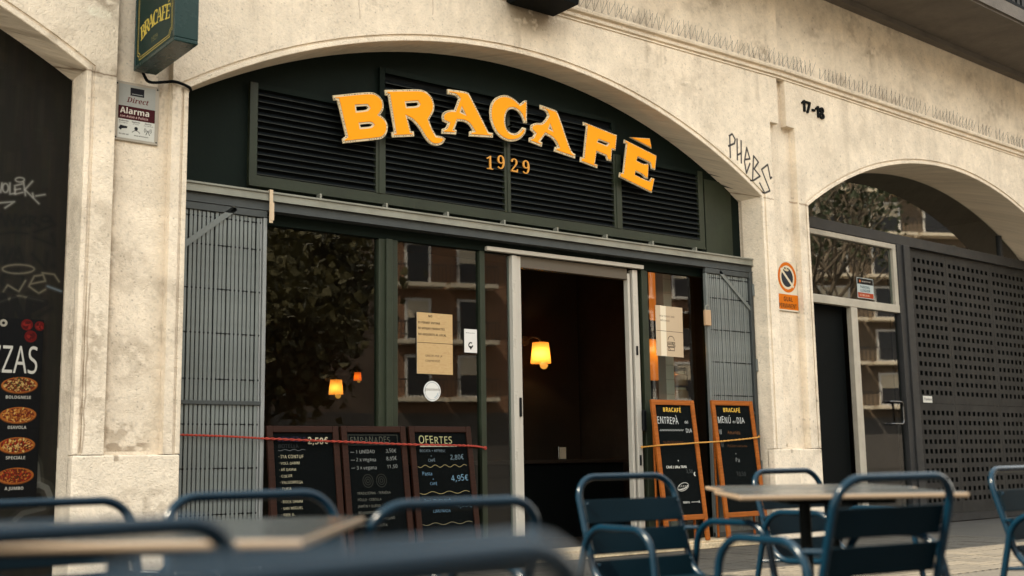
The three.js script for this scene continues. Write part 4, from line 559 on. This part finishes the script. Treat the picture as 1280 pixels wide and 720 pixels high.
chalkboard('brown framed chalkboard headed OFERTES with wavy chalk lines', 5.20, 5.82, 1.154, ...bz, M.redWood, chalk(470, 900, (c) => {
  hand(c, 'OFERTES', 34, 84, 76, '#d8d39c', 1.0); c.fillStyle = '#e3ddc0'; c.fillRect(46, 98, 330, 10); hand(c, '① BOCATA + REFRESC', 18, 148, 26, '#9db0bc'); hand(c, '+', 130, 186, 26, '#9db0bc'); hand(c, 'CAFÈ', 106, 220, 28, '#9db0bc'); hand(c, '2,80€', 306, 206, 50, '#8fa6b2'); wave(c, 10, 452, 254, 9, 5, '#b9a878', 4);
  hand(c, '② Pasta', 18, 322, 36, '#86aecb'); hand(c, '+', 130, 358, 26, '#86aecb'); hand(c, 'CAFÈ', 106, 394, 28, '#86aecb'); hand(c, '4,95€', 300, 368, 62, '#8db4cc'); wave(c, 10, 456, 452, 9, 3, '#b9a878', 4);
  hand(c, '③ Croi. Truita amb', 18, 520, 32, '#86aecb'); hand(c, '+', 150, 560, 26, '#86aecb'); hand(c, 'LIMONADA', 110, 598, 30, '#86aecb'); hand(c, '4,95€', 320, 566, 58, '#8db4cc'); wave(c, 10, 456, 680, 8, 3, '#9c9274', 4);
}));
const bread = (c, x, y, s) => { c.strokeStyle = '#dcd8cc'; c.lineWidth = 4; c.beginPath(); c.ellipse(x, y, 70 * s, 32 * s, -0.25, 0, 6.3); c.stroke(); c.beginPath(); c.moveTo(x - 62 * s, y + 18 * s); c.quadraticCurveTo(x, y + 40 * s, x + 64 * s, y - 14 * s); c.stroke(); for (let i = -2; i < 3; i++) { c.beginPath(); c.moveTo(x + i * 24 * s, y - 14 * s); c.lineTo(x + (i * 24 + 12) * s, y + 2 * s); c.stroke(); } c.fillStyle = '#dcd8cc'; for (let i = 0; i < 6; i++) { c.beginPath(); c.arc(x - 40 * s + i * 16 * s, y + 22 * s - i * 3, 5 * s, 0, 6.3); c.fill(); } };
const bz2 = [-0.15, 0.0];
chalkboard('orange wood chalkboard offering the sandwich of the day with a bread sketch', 7.925, 8.515, 1.425, ...bz2, M.orangeWood, chalk(450, 960, (c) => {
  hand(c, 'BRACAFÉ', 96, 60, 52, '#e3b64c', 1, 'bold'); hand(c, 'ENTREPÀ', 10, 168, 86, '#c9cac6', 0.74); hand(c, 'del', 352, 162, 34, '#c9cac6'); wave(c, 30, 330, 222, 7, 15, '#aeb0ac', 4); hand(c, 'DIA', 356, 242, 48, '#c9cac6'); hand(c, 'TRUITA DE PATATES', 54, 340, 28, 'rgba(190,110,60,0.55)'); hand(c, '+', 210, 500, 30, '#d5d3ca', 1, 'bold'); hand(c, 'CAFÈ I UNA TAPA', 60, 556, 30, '#e0ddd2', 1, 'bold'); hand(c, '3,50', 300, 600, 44, 'rgba(130,130,126,0.6)'); hand(c, '€', 392, 628, 46, '#d8d5ca', 1, 'bold'); bread(c, 240, 718, 1.0); hand(c, 'TEMPS', 216, 862, 26, '#cfcdc4', 1, 'bold'); c.fillStyle = '#cfcdc4'; c.fillRect(320, 850, 90, 4); hand(c, 'A', 410, 862, 30, '#cfcdc4', 1, 'bold');
}), 0.2);
chalkboard('orange wood chalkboard headed with the menu of the day by the stone jamb', 8.765, 9.385, 1.435, ...bz2, M.orangeWood, chalk(470, 960, (c) => {
  hand(c, 'BRACAFÉ', 108, 60, 52, '#e3b64c', 1, 'bold'); hand(c, 'MENÚ', 16, 160, 78, '#c9cac6', 0.8); hand(c, 'del', 218, 160, 30, '#c9cac6'); hand(c, 'DIA', 270, 164, 74, '#c9cac6', 0.9); hand(c, 'W', 20, 262, 60, 'rgba(190,190,186,0.8)', 0.7); hand(c, 'Amanida', 130, 262, 42, 'rgba(190,120,70,0.6)'); hand(c, 'M', 24, 380, 70, 'rgba(150,150,148,0.55)', 0.7); hand(c, 'Pollastre a la brasa', 110, 380, 30, 'rgba(190,120,70,0.5)'); hand(c, '+', 200, 450, 30, '#b8b8b2'); hand(c, 'Pa', 190, 516, 52, 'rgba(185,185,180,0.7)'); hand(c, '10,50', 180, 640, 50, 'rgba(120,120,118,0.5)');
}), 0.2);
// ropes across the boards
{ const rope = (pts0, r, col, lab) => { const cv = new THREE.CatmullRomCurve3(pts0.map((p) => new THREE.Vector3(...p)), false, 'centripetal'), t = thing('rope', lab, 'rope'); const N = 300;
    for (const ph of [0, Math.PI]) { const q = []; for (let i = 0; i <= N; i++) { const p = cv.getPoint(i / N), an = i * 0.75 + ph; q.push(new THREE.Vector3(p.x, p.y + Math.sin(an) * r * 0.55, p.z + Math.cos(an) * r * 0.55)); } mesh('strand', new THREE.TubeGeometry(new THREE.CatmullRomCurve3(q), N, r * 0.62, 5), std(col, 0.85), t); }
    for (const p of [pts0[0], pts0[pts0.length - 1]]) { const k = new THREE.TorusKnotGeometry(r * 1.1, r * 0.55, 40, 6); k.translate(...p); mesh('knot', k, std(col, 0.85), t); } };
  rope([[3.235, 1.083, -0.166], [3.6, 1.072, -0.162], [3.90, 1.056, -0.155], [4.55, 1.03, -0.135], [5.19, 1.006, -0.130], [5.80, 0.992, -0.132], [6.035, 0.976, -0.262]], 0.0085, lin(0.30, 0.03, 0.014), 'red twisted rope stretched across the grille and three dark chalkboards');
  rope([[7.90, 0.975, -0.255], [7.945, 0.988, -0.07], [8.22, 0.998, -0.064], [8.50, 1.012, -0.068], [8.78, 1.022, -0.072], [9.36, 1.062, -0.074], [9.50, 1.075, -0.168]], 0.0075, lin(0.55, 0.27, 0.05), 'yellow twisted rope stretched across the two orange chalkboards'); }

// ------------------------------------------------------------------ inside the cafe
const lampGlow = (c, k) => new THREE.MeshStandardMaterial({ color: lin(0.1, 0.06, 0.03), emissive: c, emissiveIntensity: k, roughness: 0.8 });
function wallLamp(label, p, s, k, col) {
  const t = thing('wall_lamp', label, 'lamp', p, 0, 'glowing lamps inside the cafe'); t.scale.setScalar(s);
  const sh = new THREE.CylinderGeometry(0.10, 0.125, 0.25, 24, 1, true); sh.translate(0, 0.125, 0); mesh('shade', sh, new THREE.MeshPhysicalMaterial({ color: col, roughness: 1, transmission: 0.55, thickness: 0, specularIntensity: 0.1, side: THREE.DoubleSide }), t);
  const bl = new THREE.SphereGeometry(0.036, 14, 10); bl.translate(-0.03, 0.10, 0.03); mesh('bulb', bl, lampGlow(lin(1, 0.62, 0.22), 2.0), t); const b2 = new THREE.SphereGeometry(0.05, 14, 10); b2.translate(0.03, -0.02, 0.02); mesh('globe', b2, lampGlow(lin(1, 0.42, 0.06), 0.16 * k), t);
  mesh('arm', tube([[0, 0.3, -0.3], [0, 0.34, -0.15], [0, 0.3, 0], [0, 0.2, 0]], 0.012, 0.05, 6), M.aluDark, t); mesh('wall_rose', rod([0, 0.3, -0.32], [0, 0.3, -0.29], 0.06, 14), M.aluDark, t);
  const l = new THREE.PointLight(new THREE.Color(1, 0.6, 0.25), k * 0.04 * s * s, 6); l.position.set(-0.03, 0.10, 0.03); l.castShadow = true; t.add(l); return t;
}
{ const a = onZ(676, 448, -3.0), b = onZ(420, 486, -3.0), c = onZ(447, 470, -3.2);
  wallLamp('bright glowing lamp deep inside the open doorway', [a.x, a.y - 0.06, a.z], 1.0, 1.0, lin(0.95, 0.5, 0.13)); wallLamp('glowing lamp seen through the wide pane beside the grille', [b.x, b.y - 0.06, b.z], 0.62, 1.0, lin(0.95, 0.5, 0.13)); wallLamp('small orange lamp beside the glowing lamp behind the wide pane', [c.x, c.y - 0.05, c.z], 0.36, 0.6, lin(0.9, 0.22, 0.03));
  const w = mesh('partition', box(2.9, 9.85, 0, 3.3, -3.5, -3.4), M.room, null); w.userData.kind = 'structure';
  // counter with wall behind the doorway, and a metal dispenser on it
  const k = thing('bar_counter', 'dark wooden bar counter inside the cafe doorway', 'counter', [7.2, 0, -2.6]); mesh('front', boxUV(box(-0.4, 2.4, 0, 0.83, -0.3, 0.25)), M.black, k); mesh('top', boxUV(rbox(-0.44, 2.44, 0.83, 0.87, -0.34, 0.3, 0.008)), std(lin(0.03, 0.02, 0.014), 0.4), k);
  const q = onZ(700, 571, -2.45); const n = thing('napkin_dispenser', 'small metal napkin dispenser on the dark counter', 'dispenser', [q.x, 0.87, -2.45]); mesh('case', boxUV(rbox(-0.06, 0.06, 0, 0.15, -0.05, 0.05, 0.008)), M.chrome, n); mesh('napkins', boxUV(box(-0.045, 0.045, 0.01, 0.14, 0.0505, 0.056)), std(lin(0.6, 0.5, 0.36), 0.9), n);
  // pillar added for a white reflection, orange strips given a glow of their own
  const p = thing('reflection_pillar', 'white tiled pillar added for a street reflection behind the narrow pane', 'pillar', [onZ(836, 420, -0.6).x, 0, -0.66]); mesh('core', boxUV(box(-0.055, 0.055, 0, 3.3, -0.055, 0.055)), std(lin(0.3, 0.28, 0.24), 0.6), p); const tl = boxUV(rbox(-0.058, 0.058, 0, 0.145, 0.056, 0.062, 0.002)), tm = std(lin(0.62, 0.56, 0.46), 0.35); for (let y = 0.02; y < 3.1; y += 0.15) mesh('tile', tl, tm, p).position.y = y;
  const o = thing('orange_glow_panel', 'orange strips given an added glow behind the narrow pane', 'lamp', [onZ(817, 400, -0.9).x, 0, -0.9]); for (const [y0, y1, x] of [[2.32, 2.86, 0.02], [1.68, 2.12, -0.03]]) mesh('glow_strip', rbox(x - 0.07, x + 0.07, y0, y1, -0.02, 0.02, 0.018), lampGlow(lin(1, 0.21, 0.012), 0.14), o); mesh('bracket', rbox(-0.015, 0.015, 0, 2.9, -0.06, -0.03), M.black, o);
  const l = new THREE.PointLight(new THREE.Color(1, 0.35, 0.05), 0.12, 3); l.position.set(0, 2.0, 0.12); l.castShadow = true; o.add(l);  // added light that makes the orange strips shine on their surroundings
  for (let i = 0; i < 2; i++) { const j = thing('storage_jar', i ? 'brown storage jar stacked on another behind the narrow pane' : 'brown storage jar on the shelf, under another jar', 'jar', [onZ(850, 480, -0.65).x, 1.44 + i * 0.165, -0.65], 0, 'brown jars behind the narrow pane'); const g = new THREE.LatheGeometry([[0, 0], [0.075, 0], [0.085, 0.02], [0.085, 0.11], [0.06, 0.13]].map((v) => new THREE.Vector2(...v)), 18); mesh('body', g, std(lin(0.30, 0.15, 0.07), 0.4), j); mesh('lid', rod([0, 0.128, 0], [0, 0.152, 0], 0.064, 16), std(lin(0.45, 0.33, 0.2), 0.5), j); }
  const sh = thing('shelf_stand', 'dark narrow shelf stand holding the brown jars', 'shelf', [onZ(850, 480, -0.65).x, 0, -0.65]); mesh('shelf', box(-0.12, 0.12, 1.415, 1.44, -0.1, 0.1), M.black, sh); mesh('post', box(-0.02, 0.02, 0, 1.415, -0.02, 0.02), M.black, sh); mesh('foot', box(-0.12, 0.12, 0.0, 0.02, -0.12, 0.12), M.black, sh);
}

// ------------------------------------------------------------------ terrace chairs and tables
const CH = 0.805, BACKZ = -0.275;
function makeChair(name, label) {
  const t = thing(name, label, 'chair', [0, 0, 0], 0, 'blue terrace chairs'); const R = 0.0125, W = 0.225;
  const back = [[-W, 0.435, 0.20], [-W, 0.42, -0.165], [-W, CH - R, BACKZ], [W, CH - R, BACKZ], [W, 0.42, -0.165], [W, 0.435, 0.20]];
  mesh('back_frame', tube(back, R, 0.085, 10), M.blue, t);
  mesh('seat_front_tube', rod([-W, 0.435, 0.20], [W, 0.435, 0.20], R), M.blue, t);
  for (const s of [-1, 1]) { const x = s * (W + 0.035); mesh('arm_hoop', tube([[x + s * 0.02, 0.0, -0.30], [x, 0.625, -0.165], [x, 0.625, 0.17], [x + s * 0.02, 0.0, 0.27]], R, 0.085, 10), M.blue, t);
    for (const q of [[[s * W, 0.60, -0.219], [x, 0.60, -0.17]], [[s * W, 0.43, 0.15], [x + s * 0.004, 0.43, 0.212]], [[s * W, 0.425, -0.12], [x + s * 0.006, 0.42, -0.21]]]) mesh('joint', rod(...q, 0.008, 6), M.blue, t);
    mesh('foot_cap', merge([rod([x + s * 0.02, 0, -0.30], [x + s * 0.0193, 0.022, -0.2952], 0.0155), rod([x + s * 0.02, 0, 0.27], [x + s * 0.0193, 0.022, 0.2665], 0.0155)]), M.black, t); }
  const lean = Math.atan2(-BACKZ - 0.165, CH - 0.42), sl = (y, h) => { const z = -0.165 + (BACKZ + 0.165) * (y - 0.42) / (CH - 0.42); const g = new RoundedBoxGeometry(2 * W - 0.014, h, 0.006, 1, 0.0029); g.rotateX(-lean); g.translate(0, y, z + 0.012); return g; };
  const riv = [];
  for (const y of [0.672, 0.567, 0.465]) { mesh('back_slat', boxUV(sl(y, 0.086)), M.slatBlue, t); const z = -0.165 + (BACKZ + 0.165) * (y - 0.42) / (CH - 0.42); for (const s of [-1, 1]) for (const d of [-0.028, 0.028]) { const q = new THREE.SphereGeometry(0.0055, 8, 6); q.translate(s * (W - 0.012), y + d, z + 0.015); riv.push(q); } }
  for (let i = 0; i < 4; i++) { const g = new RoundedBoxGeometry(2 * W - 0.01, 0.006, 0.075, 1, 0.0029); g.translate(0, 0.446 - i * 0.004, 0.15 - i * 0.092); mesh('seat_slat', boxUV(g), M.slatBlue, t); }
  const rv = mesh('rivets', merge(riv), M.blue, t); rv.userData.kind = 'stuff';
  return t;
}
const chairSpots = [   // backrest top centre in the photograph, its distance along the view, the way it faces, label
  [62, 626, 3.0, 8, 'dark blue terrace chair turned to the graffiti shutter', 0.967],
  [314, 611, 2.85, 0, 'blue terrace chair behind the shaded table, in front of the folded grille', 0.985],
  [98, 652, 1.28, 192, 'blurred dark terrace chair pushed in at the near side of the shaded table', 0.988],
  [578, 625, 2.5, 178, 'blue terrace chair beside the shaded table, in front of the OFERTES board', 0.966],
  [455, 690, 0.66, 192, 'large blurred blue chair back with slats in front of everything else'],
  [780, 588, 4.3, -4, 'blue terrace chair with sunlit arm hoop facing the street before the open doorway'],
  [980, 583, 5.2, 0, 'blue terrace chair behind the long steel table by the stone pier'],
  [1122, 588, 3.2, 172, 'dark blue terrace chair with its back turned at the long steel table'],
  [1268, 577, 4.7, 2, 'blue terrace chair standing alone before the perforated garage panels'],
];
const proto = makeChair('terrace_chair', chairSpots[0][4]);
chairSpots.forEach(([px, py, dep, deg, label, size = 1], i) => {
  const o = i ? proto.clone() : proto; if (i) { o.name = numbered('terrace_chair'); scene.add(o); } o.userData = { ...proto.userData, label }; const p = atDepth(px, py, dep), a = deg * Math.PI / 180;
  o.scale.setScalar(size); o.rotation.y = a; o.position.set(p.x - BACKZ * Math.sin(a), 0, p.z - BACKZ * Math.cos(a));
});
function makeTable(label, x, z, w, d, turn, h = 0.745) {
  const t = thing('terrace_table', label, 'table', [x, 0, z], turn, 'steel terrace tables');
  mesh('table_top', boxUV(rbox(-w / 2 + 0.006, w / 2 - 0.006, h - 0.016, h, -d / 2 + 0.006, d / 2 - 0.006, 0.003)), M.steelTop, t);
  mesh('sunlit_edge_band', boxUV(merge([rbox(-w / 2, w / 2, h - 0.017, h - 0.002, d / 2 - 0.012, d / 2, 0.006), rbox(-w / 2, w / 2, h - 0.017, h - 0.002, -d / 2, -d / 2 + 0.012, 0.006), rbox(-w / 2, -w / 2 + 0.012, h - 0.017, h - 0.002, -d / 2 + 0.012, d / 2 - 0.012, 0.006), rbox(w / 2 - 0.012, w / 2, h - 0.017, h - 0.002, -d / 2 + 0.012, d / 2 - 0.012, 0.006)])), M.sunlitEdge, t);
  mesh('column', rod([0, 0.03, 0], [0, h - 0.03, 0], 0.022, 16), M.black, t); mesh('top_plate', boxUV(rbox(-0.16, 0.16, h - 0.036, h - 0.018, -0.16, 0.16, 0.004)), M.black, t);
  for (let k = 0; k < 4; k++) { const g = tube([[0, 0.16, 0], [0.1, 0.06, 0], [0.29, 0.015, 0]], 0.015, 0.08, 8); g.rotateY(Math.PI / 4 + k * Math.PI / 2); mesh('foot', g, M.black, t); }
  return t;
}
const view = Math.atan2(-0.6109843, 0.79148245);     // table sides follow the line of sight of the terrace row
makeTable('square steel table in shade among the blurred chairs', 0.735, 5.84, 0.78, 0.72, view);
makeTable('steel table top with sun painted tan on its edge between two facing chairs', 3.08, 5.585, 0.66, 0.62, view - 0.05);
makeTable('steel table standing end to end behind the tan edged table', 3.545, 5.11, 0.66, 0.62, view - 0.05);

// ------------------------------------------------------------------ the other side of the street, seen mirrored in the glass
{
  const ZF = 46; const shade = std(lin(0.74, 0.64, 0.48), 0.8), white = std(lin(0.75, 0.72, 0.66), 0.7), dark = std(lin(0.02, 0.02, 0.022), 0.3), iron = std(lin(0.03, 0.03, 0.03), 0.6);
  function block(x0, x1, hgt, wallCol, label, balc, cellW, winW, turn = 0, z = ZF) {
    const t = thing('apartment_block', label, 'building', [x0, 0, z], turn, 'apartment blocks across the street'); const W = x1 - x0;
    mesh('wall', boxUV(box(0, W, 0, hgt, 0, 10)), std(wallCol, 0.9, { map: withRepeat(texWear, 6) }), t);
    mesh('roof_cornice', boxUV(box(-0.2, W + 0.2, hgt, hgt + 0.5, -0.5, 10)), shade, t);
    const wf = boxUV(merge([box(-winW / 2 - 0.15, -winW / 2, -0.1, 2.2, -0.12, 0), box(winW / 2, winW / 2 + 0.15, -0.1, 2.2, -0.12, 0), box(-winW / 2, winW / 2, 2.05, 2.2, -0.12, 0), box(-winW / 2 - 0.2, winW / 2 + 0.2, -0.2, -0.05, -0.25, 0)])), gl = box(-winW / 2, winW / 2, -0.05, 2.05, -0.03, -0.005), bl = box(-winW / 2, winW / 2, 1.1, 2.05, -0.08, -0.04), slabG = boxUV(merge([box(-cellW * 0.46, cellW * 0.46, -0.42, -0.2, -1.1, 0)])), railG = merge([box(-cellW * 0.46, cellW * 0.46, 0.75, 0.82, -1.08, -1.02), ...Array.from({ length: 14 }, (_, i) => box(-cellW * 0.46 + i * cellW * 0.92 / 13 - 0.02, -cellW * 0.46 + i * cellW * 0.92 / 13 + 0.02, -0.2, 0.75, -1.07, -1.03))]);
    let n = 0;
    for (let y = 4.6; y < hgt - 2.6; y += 3.15) { for (let x = cellW / 2 + 0.3; x < W - cellW / 2 + 0.2; x += cellW) { const f = mesh('window', wf, white, t); f.position.set(x, y, 0); mesh('glazing', gl, dark, f); if ((n * 7 + Math.floor(y)) % 5 < 3) mesh('blind', bl, shade, f); if (balc && n % balc === 0) { mesh('balcony', slabG, shade, f); mesh('railing', railG, iron, f); } n++; } }
    mesh('shop_base', boxUV(box(0, W, 0, 3.6, -0.15, -0.01)), std(lin(0.10, 0.09, 0.08), 0.8), t);
  }
  block(-42, 4, 20, lin(0.42, 0.34, 0.26), 'tan apartment block across the street, opposite the graffiti shutter', 3, 4.6, 1.4);
  block(4.5, 33, 22, lin(0.24, 0.17, 0.12), 'ochre apartment block across the street behind the tall trees', 2, 4.2, 1.4);  // wall colour darkened for the shade it stands in
  block(33.5, 42.5, 25, lin(0.34, 0.185, 0.105), 'reddish apartment block with iron balconies across the street', 1, 3.0, 1.2, 0.35);
  block(43, 62, 27, lin(0.33, 0.19, 0.115), 'brown brick apartment block with white window frames across the street', 4, 2.9, 1.3, 0.42);
  block(64, 124, 32, lin(0.22, 0.16, 0.105), 'pale apartment block with wall darkened for shade and long balconies across the street', 1, 4.4, 2.2, 0.55, 42);  // shade of trees and balconies is put into the wall colour
  // street trees
  const leafG = new THREE.BufferGeometry(); leafG.setAttribute('position', new THREE.Float32BufferAttribute([0, 0, 0, 0.09, 0.06, 0.02, 0.0, 0.17, 0, -0.09, 0.06, 0.02], 3)); leafG.setAttribute('uv', new THREE.Float32BufferAttribute([0, 0, 1, 0.4, 0.5, 1, 0, 0.4], 2)); leafG.setIndex([0, 1, 2, 0, 2, 3]); leafG.computeVertexNormals();
  const barkM = std(lin(0.16, 0.125, 0.085), 0.9, { bumpMap: bumpGrain, bumpScale: 0.004 }), leafM = [lin(0.05, 0.062, 0.016), lin(0.10, 0.085, 0.02), lin(0.035, 0.05, 0.014)].map((c) => new THREE.MeshPhysicalMaterial({ color: c, roughness: 0.8, transmission: 0.3, thickness: 0, side: THREE.DoubleSide }));
  function tree(x, z, h, crown, leaves, label) {
    const t = thing('plane_tree', label, 'tree', [x, 0, z], rr(0, 6), 'street trees'); const br = [], ends = []; const grow = (p, d, l, r, k) => { const q = p.clone().addScaledVector(d, l); const c = new THREE.CylinderGeometry(r * 0.66, r, l, k > 2 ? 8 : 5); c.applyQuaternion(new THREE.Quaternion().setFromUnitVectors(new THREE.Vector3(0, 1, 0), d)); const m = p.clone().lerp(q, 0.5); c.translate(m.x, m.y, m.z); br.push(c); ends.push([q, k]); if (k > 0) { const n = k > 2 ? 4 : 3; for (let i = 0; i < n; i++) { const a = i * 6.283 / n + rr(-0.5, 0.5), e = new THREE.Vector3(Math.cos(a), rr(0.35, 1.1), Math.sin(a)).normalize().lerp(d, 0.35).normalize(); grow(q, e, l * rr(0.62, 0.85) * (k === 4 ? 0.7 : 1), r * 0.6, k - 1); } } };
    grow(new THREE.Vector3(0, 0, 0), new THREE.Vector3(rr(-0.04, 0.04), 1, rr(-0.04, 0.04)).normalize(), h * 0.36, 0.19, 4); mesh('trunk', merge(br), barkM, t);
    const tips = ends.filter(([, k]) => k <= 1), im = new THREE.InstancedMesh(leafG, leafM[Math.floor(rnd() * 3)], leaves), m4 = new THREE.Matrix4(), q4 = new THREE.Quaternion(), e4 = new THREE.Euler(); im.name = 'crown'; im.userData.kind = 'stuff'; im.castShadow = true;
    for (let i = 0; i < leaves; i++) { const [p] = tips[Math.floor(rnd() * tips.length)]; const s = crown; e4.set(rr(-2, 2), rr(0, 6.3), rr(-2, 2)); q4.setFromEuler(e4); m4.compose(new THREE.Vector3(p.x + rr(-s, s) * rnd(), p.y + rr(-s, s) * rnd(), p.z + rr(-s, s) * rnd()), q4, new THREE.Vector3().setScalar(rr(0.7, 1.4))); im.setMatrixAt(i, m4); }
    t.add(im);
  }
  tree(10.4, 12.8, 6.2, 1.3, 16000, 'leafy street tree mirrored in the wide cafe pane');
  tree(11.0, 15.4, 6.4, 1.25, 15000, 'second leafy street tree mirrored behind the first in the wide pane');
  tree(9.4, 11.4, 4.6, 1.3, 15000, 'low dense street tree mirrored at the grille end of the wide pane');
  tree(34.5, 14, 12.5, 0.9, 1300, 'thin street tree with sparse leaves mirrored in the fanlight');
  tree(40.5, 17, 13, 0.9, 1000, 'bare branched street tree mirrored at the end of the fanlight');
}
scene.traverse((o) => { if (o.isMesh) { o.castShadow = true; o.receiveShadow = true; } });
renderer.render(scene, camera);
